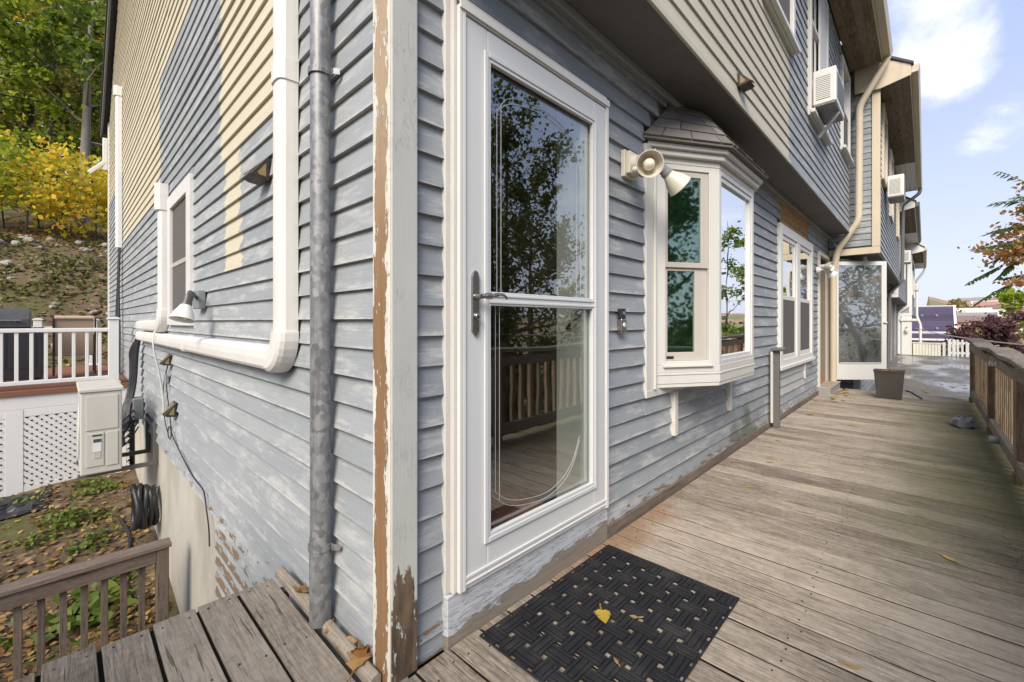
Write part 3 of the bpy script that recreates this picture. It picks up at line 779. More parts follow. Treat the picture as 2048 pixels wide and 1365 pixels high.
# --- overhanging upper storey
YU = -.30; ZS = 2.545
UW = MB().box(.035, 8.18, YU + .031, YU + .12, ZS + .0205, 5.22).build('upper_wall', bpy.data.materials['sheathing'], H)
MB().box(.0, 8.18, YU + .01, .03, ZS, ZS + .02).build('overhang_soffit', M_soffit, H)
MB().box(-.004, 8.184, YU - .006, YU + .009, ZS - .004, ZS + .031).build('overhang_trim', M_front, H, .003)
UWIN = [(2.95, 3.97, 3.56, 4.95), (4.72, 5.86, 3.28, 5.02), (7.16, 8.04, 3.62, 5.0)]
for k in range(0, 27):
    zb = 2.577 + k * EXP; zt = min(zb + EXP + .012, 5.21)
    if zb > 5.17: break
    cuts = [(x0, x1) for x0, x1, z0, z1 in UWIN if zt > z0 and zb < z1]
    for a_, b_, c_, d_ in trims(zb, zt, UWIN): clap_front(UW, a_, b_, c_, d_, yf=YU)
    for s0, s1 in split(-.0, 8.18, cuts): clap_front(UW, s0, s1, zb, zt, yf=YU)
for wi, (x0, x1, z0, z1) in enumerate(UWIN):
    f = frame_strip(x0, x1, z0, z1, .075, YU - .028, YU + .03, 'window', M_white if wi != 1 else M_baytrim, H, .004)
    MB().box(x0 - .02, x1 + .02, YU - .065, YU - .0285, z0 + .01, z0 + .05).build('sill', M_white, f, .004)
    zc = (z0 + z1) / 2
    if wi == 1:
        MB().box(x0 + .0755, x1 - .0755, YU - .012, YU + .02, zc + .18, zc + .23).build('meeting_rail', M_baytrim, f, .003)
        MB().box(x0 + .07, x1 - .07, YU + .010, YU + .014, z0 + .48, z1 - .07).build('glass_pane', M_glassw, f)
        MB().box(x0 + .07, x0 + .5, YU + .0, YU + .009, z0 + .07, z0 + .47).build('filler_panel', M_baytrim, f)
        MB().box(x0 + .60, x1 - .076, YU - .02, YU + .0, z0 + .5, z1 - .08).build('shutter_panel', M_baytrim, f, .004)
    else:
        MB().box(x0 + .07, x1 - .07, YU + .002, YU + .006, z0 + .07, zc).build('insect_screen', M_screen, f)
        MB().box(x0 + .07, x1 - .07, YU + .010, YU + .014, zc, z1 - .07).build('glass_pane', M_glassw, f)
        MB().box(x0 + .0755, x1 - .0755, YU - .006, YU + .001, zc - .02, zc + .03).build('meeting_rail', M_white, f, .003)
    MB().box(x0 + .06, x1 - .06, YU + .0305, YU + .0309, z0 + .06, z1 - .06).build('blind', plain('blind_grey%d' % wi, (.10, .10, .11), .8), f)
# eaves and roof
for i in range(4):
    y1 = YU - .005 - i * .098
    MB().box(-.1, 8.22, y1 - .095, y1, 5.19, 5.208).build('soffit_board', M_soffitw, H)
MB().box(-.1, 8.22, -.715, -.697, 5.17, 5.33).build('fascia', M_cream, H, .003)
gt = MB(); gp = [(-.717, 5.20), (-.717, 5.31), (-.722, 5.31), (-.722, 5.206), (-.80, 5.215), (-.825, 5.31), (-.830, 5.31), (-.806, 5.205)]
gt.prism(gp, lambda u, v, t: (t, u, v), -.1, 8.22); gt.build('gutter', M_creamd, H)
sl = (RIDGE_Z - 5.25) / (RIDGE_Y + .3)
def roofz(y): return 5.30 + (y + .72) * (RIDGE_Z + .1 - 5.30) / (RIDGE_Y + .72)
m = MB().hexa([(-.14, -.74, 5.335), (8.24, -.74, 5.335), (8.24, RIDGE_Y, RIDGE_Z + .1), (-.14, RIDGE_Y, RIDGE_Z + .1), (-.14, -.74, 5.375), (8.24, -.74, 5.375), (8.24, RIDGE_Y, RIDGE_Z + .15), (-.14, RIDGE_Y, RIDGE_Z + .15)])
bz = BACK_Z - .14
m.hexa([(-.14, RIDGE_Y + .001, RIDGE_Z + .1), (8.24, RIDGE_Y + .001, RIDGE_Z + .1), (8.24, BACK_Y + .4, bz), (-.14, BACK_Y + .4, bz), (-.14, RIDGE_Y + .001, RIDGE_Z + .15), (8.24, RIDGE_Y + .001, RIDGE_Z + .15), (8.24, BACK_Y + .4, bz + .05), (-.14, BACK_Y + .4, bz + .05)])
m.build('roof', M_roof, H)
m = MB().bar((-.10, RIDGE_Y, RIDGE_Z + .02), (-.10, BACK_Y + .39, bz - .06), .03, .17); m.bar((-.10, RIDGE_Y, RIDGE_Z + .02), (-.10, -.74, 5.27), .03, .17)
m.build('rake_board', plain('rake_grey', (.16, .155, .15), .8, .2, 3), H)
MB().box(.1, 8.2, BACK_Y - .1, BACK_Y, -.2, BACK_Z).build('back_wall', M_front, H)
# --- window in the side wall
y0, y1, z0, z1 = WIN_L
m = MB()
for a, b, c, d in ((y0, y0 + .13, z0, z1), (y1 - .13, y1, z0, z1), (y0 + .1305, y1 - .1305, z0, z0 + .06), (y0 + .1305, y1 - .1305, z1 - .12, z1)): m.box(-.024, .03, a, b, c, d)
LW = m.build('side_window', M_white, H, .004, 2)
MB().box(-.006, .02, y0 + .131, y1 - .131, 1.60, 1.64).build('meeting_rail', M_sash, LW, .003)
MB().box(.000, .004, y0 + .13, y1 - .13, z0 + .055, z1 - .115).build('insect_screen', M_screen, LW)
MB().box(.010, .014, y0 + .13, y1 - .13, z0 + .055, z1 - .115).build('glass_pane', M_glassw, LW)
MB().box(.020, .0305, y0 + .13, y1 - .13, z0 + .055, z1 - .115).build('blind', bpy.data.materials['blind_grey0'], LW)

# ------------------------------------------------------------------ things fixed to the side wall
def cover(m, pts, w=.115, dep=.075):
    """line-set cover: a half-round channel swept along straight pieces on the X=0 wall (pts are y,z)"""
    prof = []
    for k in range(9):
        a = math.pi * k / 8; c, s = math.cos(a), math.sin(a)
        prof.append((w / 2 * math.copysign(abs(c) ** .55, c), -.018 - (dep - .018) * abs(s) ** .6))
    prof = [(w / 2, -.001)] + prof + [(-w / 2, -.001)]
    n = len(prof); n0 = len(m.v)
    P = [Vector((0, *p)) for p in pts]
    for i, p in enumerate(P):
        d1 = (P[i] - P[i - 1]).normalized() if i else (P[1] - P[0]).normalized()
        d2 = (P[i + 1] - P[i]).normalized() if i < len(P) - 1 else d1
        d = (d1 + d2).normalized(); sc = 1 / max(.5, d.dot(d1)); side = Vector((1, 0, 0)).cross(d) * sc
        for u, x in prof: q = p + side * u; m.v.append((x, q.y, q.z))
    for i in range(len(P) - 1):
        for k in range(n - 1):
            a = n0 + i * n + k; m.f.append((a, a + 1, a + n + 1, a + n))
    m.f.append(tuple(n0 + k for k in range(n))); m.f.append(tuple(n0 + (len(P) - 1) * n + k for k in range(n))[::-1])
    return m
def arc(cy, cz, r, a0, a1, n=8):
    return [(cy + r * math.cos(math.radians(a0 + (a1 - a0) * i / n)), cz + r * math.sin(math.radians(a0 + (a1 - a0) * i / n))) for i in range(n + 1)]
lc = thing('line_set_cover', 'long white pipe cover running down beside the galvanised pipe and back along the wall', 'pipe cover', (0, .85, .95))
cover(MB(), [(.815, 5.2), (.815, 2.19)]).build('channel', M_whitec, lc, smooth=False)
cover(MB(), [(.815, 2.19), (.815, 1.06)]).build('channel', M_whitec, lc)
cover(MB(), [(.815, 2.225), (.815, 2.135)], .125, .082).build('coupling', M_whitec, lc)
cover(MB(), [(.815, 1.065)] + arc(.935, 1.06, .12, 180, 270) + [(.95, .94)], .128, .084).build('elbow', M_whitec, lc)
cover(MB(), [(.94, .94), (5.9, .93)]).build('channel', M_whitec, lc)
cover(MB(), [(2.9, .936), (2.98, .936)], .125, .082).build('coupling', M_whitec, lc)
lc2 = thing('line_set_cover', 'short white pipe cover beside the screened side window bending to the back', 'pipe cover', (0, 4.1, 1.1))
cover(MB(), [(4.10, 2.2), (4.10, 1.17)]).build('channel', M_whitec, lc2)
cover(MB(), [(4.10, 2.42), (4.10, 2.33), (4.10, 2.17)], .13, .10).build('wall_inlet', M_whitec, lc2)
cover(MB(), [(4.10, 1.22)] + arc(4.22, 1.185, .12, 180, 270) + [(4.3, 1.065)], .128, .084).build('elbow', M_whitec, lc2)
cover(MB(), [(4.25, 1.065), (5.9, 1.06)], .115).build('channel', M_whitec, lc2)
lc3 = thing('line_set_cover', 'tall white pipe cover high near the back corner of the wall', 'pipe cover', (0, 8.7, 2.35))
cover(MB(), [(8.72, 5.02), (8.72, 2.36)], .13, .085).build('channel', M_whitec, lc3)
cover(MB(), [(8.72, 5.09), (8.72, 4.93)], .15, .11).build('wall_inlet', M_whitec, lc3)

gp_ = thing('galvanised_pipe', 'tall grey galvanised steel pipe strapped to the wall near the corner', 'pipe', (-.046, .418, 0))
MB().tube([(-.046, .418, .004), (-.046, .418, .32)], .0375, 28).build('lower_section', M_galv, gp_, smooth=True)
MB().tube([(-.046, .418, .32), (-.046, .418, 5.4)], .035, 28).build('tube', M_galv, gp_, smooth=True)
for z in (2.02, .285):
    m = MB(); pts = [(-.046 + .040 * math.cos(a), .418 - .040 * math.sin(a)) for a in np.linspace(-.2, math.pi * 1.15, 16)]
    ctr = [(-.002, .352), (-.02, .366)] + [(-.046 + .0405 * math.cos(a), .418 + .0405 * math.sin(a)) for a in np.linspace(-.9, -5.0, 18)] + [(-.004, .484)]
    for (xa_, ya_), (xb_, yb_) in zip(ctr, ctr[1:]):
        m.bar((xa_, ya_, z), (xb_, yb_, z + .002), .003, .022)
    m.build('strap', M_galv, gp_)

def cone_lamp(par, c, d, r=.068, mat=M_lamp, sock=M_lampg, bulb=True):
    d = Vector(d).normalized(); c = Vector(c)   # c = centre of the open rim
    prof = [(.026, -.105), (.030, -.098), (.040, -.075), (.056, -.045), (r, -.004), (r + .002, 0), (r - .002, 0), (.053, -.043), (.038, -.072), (.0, -.085)]
    a = MB().lathe(prof, c, d, 32).build('lamp_shade', mat, par, smooth=True)
    MB().tube([c - d * .098, c - d * .118, c - d * .12, c - d * .165], [.031, .031, .027, .029], 20).build('socket', sock, par, smooth=True)
    if bulb:
        MB().lathe([(.014, -.075), (.02, -.06), (.031, -.035), (.028, -.018), (.016, -.006), (0, -.003)], c, d, 24).build('bulb', M_bulb, par, smooth=True)
    return c - d * .165
fl = thing('flood_light', 'twin-headed cream flood light on a square plate between storm door and bay window', 'light', (1.46, 0, 1.97))
MB().box(1.395, 1.52, -.020, .005, 1.895, 2.04).box(1.405, 1.51, -.045, -.0205, 1.91, 2.03).build('mounting_plate', M_lamp, fl, .004, 2)
MB().lathe([(.0, .03), (.045, .03), (.052, .0)], (1.458, -.045, 1.965), (0, -1, 0), 24).build('canopy', M_lamp, fl, smooth=True)
e1 = cone_lamp(fl, (1.375, -.175, 1.915), (-.80, -.60, -.25), .067)
MB().tube(curve_pts([e1 + Vector((.002, .002, 0)), (1.46, -.075, 1.955), (1.458, -.066, 1.962)], 4), .014, 12).build('arm', M_lampg, fl, smooth=True)
e2 = cone_lamp(fl, (1.655, -.215, 1.852), (.62, -.45, -.64), .067)
MB().tube(curve_pts([e2, (1.50, -.098, 1.955), (1.462, -.066, 1.965)], 4), .016, 12).build('arm', M_lampg, fl, smooth=True)
MB().lathe([(0, .018), (.012, .015), (.017, .004), (.017, 0)], (1.40, -.076, 1.915), (-.6, -.8, 0), 14).build('sensor', M_bulb, fl, smooth=True)

fl2 = thing('flood_light', 'single white flood light on a grey box beside the side window', 'light', (0, 2.6, 1.27))
MB().box(-.045, .002, 2.50, 2.68, 1.20, 1.33).build('junction_box', M_gry, fl2, .006, 2)
e = cone_lamp(fl2, (-.175, 2.235, 1.120), (-.25, -.22, -.95), .067, plain('white_lamp', (.72, .72, .70), .4, .03), M_lampk)
MB().tube(curve_pts([e, (-.11, 2.36, 1.305), (-.04, 2.56, 1.275)], 5), .013, 12).build('arm', M_lampk, fl2, smooth=True)

fl3 = thing('flood_light', 'small white twin flood light beside the far open doorway', 'light', (7.2, 0, 1.88))
MB().lathe([(0, .05), (.04, .05), (.055, .0)], (7.2, -.005, 1.88), (0, -1, 0), 18).build('canopy', M_white, fl3, smooth=True)
for c, d in (((7.30, -.19, 1.80), (.5, -.6, -.6)), ((7.16, -.2, 1.92), (-.3, -.9, -.1))):
    e = cone_lamp(fl3, c, d, .067, M_white, M_white)
    MB().tube([e, (7.2, -.05, 1.88)], .015, 10).build('arm', M_white, fl3)
fl4 = thing('eave_light', 'small white lamp under the next house overhang above the open storm door', 'light', (8.7, -.42, 2.2))
MB().lathe([(0, .0), (.03, .0), (.03, .06), (.06, .08), (.065, .15), (.03, .18), (0, .18)], (8.7, -.45, 2.203), (0, 0, -1), 16).build('globe', M_white, fl4, smooth=True)

def wedge(label, loc, n, s=1.0):
    """wedge-shaped step light: sloped bronze hood with an amber lens; n = 'x' side wall, 'y' front wall"""
    t = thing('wall_light', label, 'light', loc)
    def T(u, v, w):  # u along wall, v out, w up
        u *= s; v *= s; w *= s
        return (loc[0] - v, loc[1] - u, loc[2] + w) if n == 'x' else (loc[0] + u, loc[1] - v, loc[2] + w)
    a = .055
    m = MB().add([T(-a, .0, .06), T(a, .0, .06), T(a, .0, -.05), T(-a, .0, -.05), T(-a, .05, -.045), T(a, .05, -.045), T(-a, .075, -.035), T(a, .075, -.035)],
                 [(0, 1, 7, 6), (0, 6, 4, 3), (1, 2, 5, 7), (2, 3, 4, 5), (0, 3, 2, 1), (4, 6, 7, 5)])
    m.build('hood', M_copper, t, .002)
    m = MB()
    for sg in (-1, 1): m.prism([(.014, .022), (.046, -.022), (.040, -.032), (.014, -.036)], lambda u, v, w: T(w, u, v), sg * a * .97, sg * a * 1.03)
    m.prism([(.0, .052), (.078, -.030), (.072, -.028), (.0, .046)], lambda u, v, w: T(w, u + .004, v + .002), -a * .45, a * .45)
    m.build('lens', M_amber, t)
wedge('bronze wedge light with amber lens beside the long white pipe cover', (-.001, 1.19, 1.855), 'x', 1.15)
wedge('bronze wedge light on the cream boards of the upper storey', (2.42, YU - .001, 2.70), 'y', 1.0)
wedge('dark wedge light just under the horizontal white pipe cover', (-.001, 3.96, .745), 'x', 1.0)
wedge('wedge light with amber lens low on the side wall above the concrete', (-.001, 3.68, .32), 'x', 1.2)

db = thing('doorbell', 'silver video doorbell with black camera top between the storm door and bay window', 'doorbell', (1.37, 0, 1.05))
MB().box(1.345, 1.398, -.030, -.002, 1.048, 1.122).build('button_body', M_steel, db, .004, 2)
MB().box(1.348, 1.395, -.028, -.002, 1.1225, 1.178).build('camera_head', M_blkp, db, .004, 2)
MB().lathe([(.012, 0), (.012, .003), (.009, .005), (0, .005)], (1.3715, -.030, 1.09), (0, -1, 0), 18).build('button', M_white, db)
MB().lathe([(.011, 0), (.011, .003), (0, .004)], (1.3715, -.028, 1.152), (0, -1, 0), 18).build('lens', M_galv, db)

ac1 = thing('window_air_conditioner', 'boxy white air conditioner hanging out of the upper window over the soffit', 'air conditioner', (5.1, -.3, 3.4))
def aircon(t, x0, x1, ya, yb, z0, z1):
    MB().box(x0, x1, yb, ya, z0, z1).build('case', M_white, t, .012, 2)
    n = 13; m = MB()
    for i in range(n):
        z = z0 + .05 + (z1 - z0 - .13) * i / (n - 1); m.box(x0 - .006, x0 - .0005, yb + .05, ya - .03, z, z + .012)
    m.build('side_louvres', M_white, t)
    MB().box(x0 - .0018, x0 - .0002, yb + .05, ya - .03, z0 + .045, z1 - .065).build('side_vent', M_grym, t)
    m = MB()
    for i in range(n): z = z0 + .06 + (z1 - z0 - .12) * i / (n - 1); m.box(x0 + .06, x1 - .06, yb - .006, yb - .0005, z, z + .010)
    m.build('back_louvres', M_gry, t)
    MB().box(x0 + .01, x1 - .01, yb + .01, ya - .01, z0 - .012, z0 - .0005).build('drip_pan', M_galv, t)
aircon(ac1, 4.80, 5.42, -.329, -.53, 3.39, 3.75)
MB().bar((5.1, -.34, 3.14), (5.1, -.52, 3.37), .03, .03).build('bracket', M_gry, ac1)

# heat pump on its bracket
hp = thing('heat_pump', 'beige outdoor heat pump unit with paper label held off the side wall', 'heat pump', (-.43, 5.15, -.41))
body = MB().box(-.585, -.280, 4.75, 5.57, -.405, .405).build('case', M_hp, hp, .012, 2)
MB().box(-.598, -.267, 4.737, 5.583, .4055, .445).build('lid', M_hp, hp, .010, 2)
MB().box(-.545, -.310, 4.742, 4.7495, .03, .37).box(-.545, -.415, 4.742, 4.7495, -.33, .0).box(-.400, -.310, 4.742, 4.7495, -.34, .0).build('pressed_panel', M_hp, hp, .004, 2)
MB().box(-.495, -.435, 4.7375, 4.7415, -.185, -.055).build('paper_label', M_label, hp)
MB().box(-.493, -.437, 4.7350, 4.7372, -.09, -.057).build('label_header', M_labelk, hp)
MB().box(-.488, -.440, 4.7375, 4.7415, -.25, -.192).build('second_label', M_labelt, hp)
MB().box(-.500, -.432, 4.7375, 4.7415, -.028, -.016).build('hand_slot', M_blkp, hp)
m = MB()
for i in range(12):
    r_ = .03 + i * .027; m.tube([(-.588, 5.2 + r_ * math.cos(a), .0 + r_ * math.sin(a)) for a in np.linspace(0, 2 * math.pi, 33)], .003, 5, False)
m.build('fan_guard', M_hp, hp)
MB().lathe([(0, .001), (.33, .001), (.34, -.004)], (-.5855, 5.2, 0), (-1, 0, 0), 32).build('fan_opening', M_hpd, hp)
br = thing('heat_pump_bracket', 'grey steel bracket carrying the beige heat pump off the wall', 'bracket', (0, 5.1, -.45))
for y in (4.84, 5.46):
    MB().box(-.60, .018, y, y + .045, -.450, -.410).build('arm', M_grym, br, .003)
    MB().box(-.022, .020, y, y + .045, -.41, .02).build('upright', M_grym, br, .003)
    for x in (-.56, -.32): MB().box(x, x + .05, y - .005, y + .05, -.4095, -.4055).build('pad', M_blkp, br)
MB().box(-.0225, .019, 4.886, 5.459, -.05, -.01).build('crossbar', M_grym, br)

eb = thing('disconnect_box', 'small grey electrical box on the side wall under the black hoses', 'electrical box', (0, 6.0, -.1))
MB().box(-.10, .0, 5.85, 6.05, -.11, .15).build('box', M_gry, eb, .008, 2)
MB().box(-.108, -.1005, 5.86, 6.04, .10, .14).build('cover_lip', M_gry, eb, .003)
MB().tube([(-.06, 5.93, -.111), (-.06, 5.93, -.17)], .022, 10).build('conduit_hub', M_gry, eb)
hs = thing('refrigerant_hoses', 'bundle of black insulated hoses dropping from the white cover to the heat pump', 'hoses', (-.05, 6.0, -.4))
for i in range(7):
    q = i * .028
    MB().tube(curve_pts([(-.035 - .006 * (i % 3), 5.86 + q * .4, .93), (-.055 - q * .3, 5.95 + q, .70), (-.07 - .02 * (i % 3), 5.98 + q * .6, .35), (-.12 - .01 * i, 5.92 + q * .3, .05), (-.16 - .012 * i, 5.80, -.18), (-.22 + .004 * i, 5.70, -.22 - .02 * i), (-.277, 5.45 - .02 * i, -.16 - .025 * i)], 7), .017, 8).build('hose', M_blkp, hs, smooth=True)
for i in range(5):
    z = -.02 - .075 * i
    MB().tube(curve_pts([(-.277, 5.40, z), (-.20, 5.62, z - .03), (-.10, 5.85, z - .02 + .05), (-.04, 5.97, z + .10)], 7), .009, 6).build('cable', M_blkp, hs, smooth=True)
for i in range(4):
    vc = thing('wall_cable', 'black cable hanging down the wall below the tall white pipe cover', 'cable', (-.04, 8.6, -.1), 'cables below the tall pipe cover')
    MB().tube(curve_pts([(-.03, 8.68 + .02 * i, 2.40), (-.05, 8.60 + .05 * i, 1.7), (-.045 - .01 * i, 8.50 + .07 * i, .9), (-.05, 8.52 + .06 * i, .3), (-.06, 8.35 + .05 * i, -.25)], 8), .016, 7).build('strand', M_blkp, vc, smooth=True)
tc_ = thing('telecom_wire', 'thin black wire looping from a white splice and trailing down the low boards', 'wire', (-.01, 3.5, .2))
MB().tube(curve_pts([(-.012, 3.98, .70), (-.02, 4.06, .58), (-.015, 4.02, .45), (-.012, 3.90, .25), (-.012, 3.80, .10), (-.015, 3.82, .03), (-.012, 3.95, .02), (-.012, 3.98, .08), (-.012, 3.88, .13), (-.010, 3.72, .06), (-.010, 3.3, -.02), (-.010, 2.9, -.08), (-.010, 2.55, -.09), (-.012, 2.46, -.12), (-.012, 2.40, -.21), (-.012, 2.34, -.30), (-.012, 2.32, -.42)], 8), .0045, 6).build('wire', M_blkp, tc_, smooth=True)
MB().tube(curve_pts([(-.014, 4.05, .56), (-.014, 4.20, .52), (-.014, 4.24, .35), (-.014, 4.15, .15), (-.014, 3.98, .06)], 8), .004, 6).build('loop', M_blkp, tc_, smooth=True)
MB().box(-.03, -.003, 3.99, 4.10, .52, .60).build('splice', M_gry, tc_, .004)
hw = thing('drain_hose', 'pale thin drain hose hanging from the short white pipe cover', 'hose', (-.08, 4.2, .15))
MB().tube(curve_pts([(-.06, 4.25, 1.03), (-.09, 4.22, .98), (-.093, 4.20, .85), (-.05, 4.20, .6), (-.02, 4.2, .35), (-.018, 4.2, .18)], 6), .008, 8).build('tube', M_baytrim, hw, smooth=True)
co = thing('corrugated_pipe_coil', 'coil of black corrugated pipe hung on the concrete foundation', 'pipe coil', (-.12, 4.75, -1.2))
for i in range(5):
    x = -.03 - .038 * i; pts = []
    for k in range(41):
        a = 2 * math.pi * k / 40; rr_ = .185 + .016 * math.sin(3 * a + i) + .008 * i
        pts.append((x + .012 * math.sin(2 * a + i * 2), 4.75 + rr_ * .75 * math.cos(a), -.84 + rr_ * math.sin(a)))
    MB().tube(pts, [.024 + .003 * (k % 2) for k in range(41)], 8, False).build('loop', M_blkp, co, smooth=True)
# hook of the coil
MB().tube([(.022, 4.75, -.66), (-.24, 4.75, -.665), (-.25, 4.75, -.62)], .01, 6).build('hook', M_galv, co)
yp = thing('yard_wire', 'thin dark hose lying across the leaf litter near the concrete', 'hose', (-.3, 4.6, -1.3))
MB().tube(curve_pts([(-.24, 5.6, float(ground_z(-.24, 5.6)) + .02), (-.20, 5.0, float(ground_z(-.2, 5.)) + .02), (-.28, 4.4, float(ground_z(-.28, 4.4)) + .02), (-.22, 3.8, float(ground_z(-.22, 3.8)) + .02)], 8), .016, 7).build('tube', M_blkp, yp, smooth=True)
sb = thing('cream_bracket', 'small white bracket lamp sticking out at the back corner of the wall', 'light', (0, 11.7, 3.9))
MB().bar((-.05, 11.72, 4.6), (-.32, 11.70, 4.28), .07, .07).build('tube', M_white, sb, .01)
MB().box(-.10, -.017, 11.69, 11.77, 4.4, 5.1).build('plate', M_white, sb, .01)

# ------------------------------------------------------------------ the deck along the house
DK = thing('deck', 'weathered grey wooden walkway deck along the clapboard front', 'deck', (3.5, -.8, -.3))
px = -1.175; widths = []
x = -.070
planks = []
while x > -1.2: planks.append((x - .137, x, True)); x -= .137
x = -.066
while x < 8.2: planks.append((x, x + .1365, False)); x += .1365
for a, b, left in planks:
    ya_ = -1.80 + R.uniform(-.01, .01); yb_ = (.85 + R.uniform(-.015, .02)) if left else (-.024 if a > -.02 else -.03)
    th = .036; z = R.uniform(-.0025, .0) if not left else R.uniform(-.003, .001)
    tl = R.uniform(-.0015, .0015); gap = .0060 if left else .0044
    m = MB(); n = 10; crown = R.uniform(-.001, .0015)
    xs_ = [a + gap, a + gap + .002, (a + b) / 2, b - gap - .002, b - gap]; hs_ = [-.0025, 0, crown, 0, -.0025]
    prof = [(xx, z + hh + tl * (xx - a) / .13) for xx, hh in zip(xs_, hs_)] + [(b - gap, z - th), (a + gap, z - th)]
    wob = [R.uniform(-.0012, .0012) for _ in range(n + 1)]
    for i in range(n + 1):
        yy_ = ya_ + (yb_ - ya_) * i / n
        for (u, v) in prof: m.v.append((u + wob[i], yy_, v))
    k = len(prof)
    for i in range(n):
        for j in range(k):
            p0 = i * k + j; p1 = i * k + (j + 1) % k; m.f.append((p0, p0 + k, p1 + k, p1))
    m.f.append(tuple(range(k))); m.f.append(tuple(n * k + j for j in range(k))[::-1])
    m.build('plank', M_deckL if left else M_deck, DK)
dm = MB()  # near-black strips in the plank gaps: dirt plus the gap's shade painted in
for a, b, left in planks: dm.box(b - .0065 if not left else b - .008, b + .0065 if not left else b + .008, -1.79, .84 if left and b < -.08 else -.03, -.030, -.0042 if not left else -.014)
tag(dm.build('gap_debris_shade', plain('gap_dirt_shade', (.018, .015, .012), .95, .3, 40, spec=.05), DK), kind='stuff')
m = MB()
for a, b, left in planks:
    for yy_ in ((.80, .40, -.1) if left else (-.10, -.85, -1.5)):
        for fx in (.25, .75):
            x_ = a + (b - a) * fx + R.uniform(-.006, .006); y_ = yy_ + R.uniform(-.02, .02)
            m.lathe([(.0034, .0), (.0034, .0022), (.0, .0026)], (x_, y_, -.001), (0, 0, 1), 7)
tag(m.build('nail_heads', M_blkp, DK), kind='stuff')
m = MB()
for y_ in (-1.55, -.85, -.10): m.box(-1.2, 8.25, y_, y_ + .04, -.23, -.039)
m.box(-1.2, -.03, .78, .82, -.23, -.039); m.box(-1.2, -1.16, -1.5, .82, -.23, -.0395)
m.build('joists', M_brownx, DK)
for x_, y_ in ((-1.1, .7), (-.2, .7), (-1.1, -1.6), (1, -1.6), (3, -1.6), (5, -1.6), (7, -1.6)):
    MB().box(x_, x_ + .09, y_, y_ + .09, float(ground_z(x_, y_)) - .1, -.235).build('support_post', M_brownz, DK)
m = MB()
for y0_, y1_ in ((.02, .365), (.47, .86)):
    m.prism([(-.064, -.004), (-.022, -.004), (-.022, .022), (-.032, .034), (-.052, .032), (-.062, .018)], lambda u, v, t: (u, t, v), y0_, y1_)
m.build('wall_strip', M_deckL, DK, .003)
# second, lower walkway covered with a wet membrane
ML = thing('membrane_walkway', 'wet grey membrane walkway stepping down beyond the wooden deck', 'walkway', (16, -1.2, -.5))
MB().box(8.262, 24.6, -2.6, -.2, -.45, -.33).build('surface', M_memb, ML)
MB().box(8.222, 8.26, -1.8, -.02, -.40, -.005).build('step_riser', M_grym, ML)
for x_ in (9, 14, 19, 24):
    for y_ in (-2.5, -.9): MB().box(x_, x_ + .12, y_, y_ + .12, -5.5, -.451).build('support_post', M_brownz, ML)

# grey railing
RL = thing('deck_railing', 'weathered brown deck railing with wavy grey cap board', 'railing', (3.5, -1.66, 0))
YR = -1.625
def wz(x): return .822 + .010 * math.sin(x * 1.7 + .4) + .007 * math.sin(x * 3.9) - .012 * math.exp(-((x - 4.3) / .5) ** 2)
m = MB(); n = 60
for i in range(n + 1):
    x_ = -1.2 + (8.15 + 1.2) * i / n; o = .008 * math.sin(x_ * 2.3)
    for y_, z_ in ((YR + .035 + o, wz(x_) + .004), (YR + .031 + o, wz(x_) + .036), (YR - .115 + o, wz(x_) + .040), (YR - .118 + o, wz(x_) + .004)): m.v.append((x_, y_, z_))
for i in range(n):
    for j in range(4): a = i * 4 + j; b = i * 4 + (j + 1) % 4; m.f.append((a, b, b + 4, a + 4))
m.f += [(3, 2, 1, 0), (n * 4, n * 4 + 1, n * 4 + 2, n * 4 + 3)]
m.build('cap_board', M_railx, RL, .004)
posts = [-1.1, .25, 2.05, 3.82, 5.60, 7.92]
for x_ in posts: MB().box(x_ - .045, x_ + .045, YR - .10, YR - .008, -.22, wz(x_) + .003).build('post', M_railz, RL, .004)
for a, b in zip(posts, posts[1:]):
    x0_, x1_ = a + .0455, b - .0455
    MB().bar((x0_, YR - .03, .735), (x1_, YR - .03, .745), .038, .085).build('top_rail', M_railx, RL, .003)
    MB().bar((x0_, YR - .03, .115), (x1_, YR - .03, .12), .038, .088).build('bottom_rail', M_railx, RL, .003)
    k = max(2, int((x1_ - x0_) / .128))
    for i in range(k):
        xc = x0_ + (x1_ - x0_) * (i + .5) / k; w = R.uniform(.018, .022)
        MB().box(xc - w, xc + w, YR - .088, YR - .0495, .05, .79).build('baluster', M_railz, RL, .002)
for x_ in (7.95, 5.62, 3.84): MB().box(x_ - .05, x_ + .05, YR - .007, YR + .0, -.001, .06).build('post_block', M_deck, RL)
R2 = thing('deck_railing', 'short brown railing closing the end of the deck away from the storm door', 'railing', (-1.2, -.4, 0))
XE = -1.21
MB().box(XE - .08, XE + .06, -1.58, .84, .82, .855).build('cap_board', M_railz, R2, .004)
MB().box(XE - .03, XE + .01, -1.58, .78, .70, .79).build('top_rail', M_railz, R2, .003)
MB().box(XE - .03, XE + .01, -1.58, .78, .07, .16).build('bottom_rail', M_railz, R2, .003)
for i in range(18): MB().box(XE - .07, XE - .0305, -1.50 + i * .13, -1.46 + i * .13, .03, .80).build('baluster', M_railz, R2, .002)
MB().box(XE - .05, XE + .04, .785, .875, -.25, .819).build('post', M_railz, R2, .004)
kn = thing('rail_knob', 'small white ribbed plastic knob fixed under the railing cap', 'knob', (4.75, YR, .72))
MB().lathe([(0, .05), (.022, .05), (.026, .045), (.022, .035), (.026, .028), (.022, .018), (.026, .01), (.024, 0)], (4.85, YR - .011, .745), (0, 1, 0), 16).build('knob', M_white, kn)
kn2 = thing('rail_knob', 'pale cylinder knob at the foot of the railing beside the green boards', 'knob', (4.75, YR, .1))
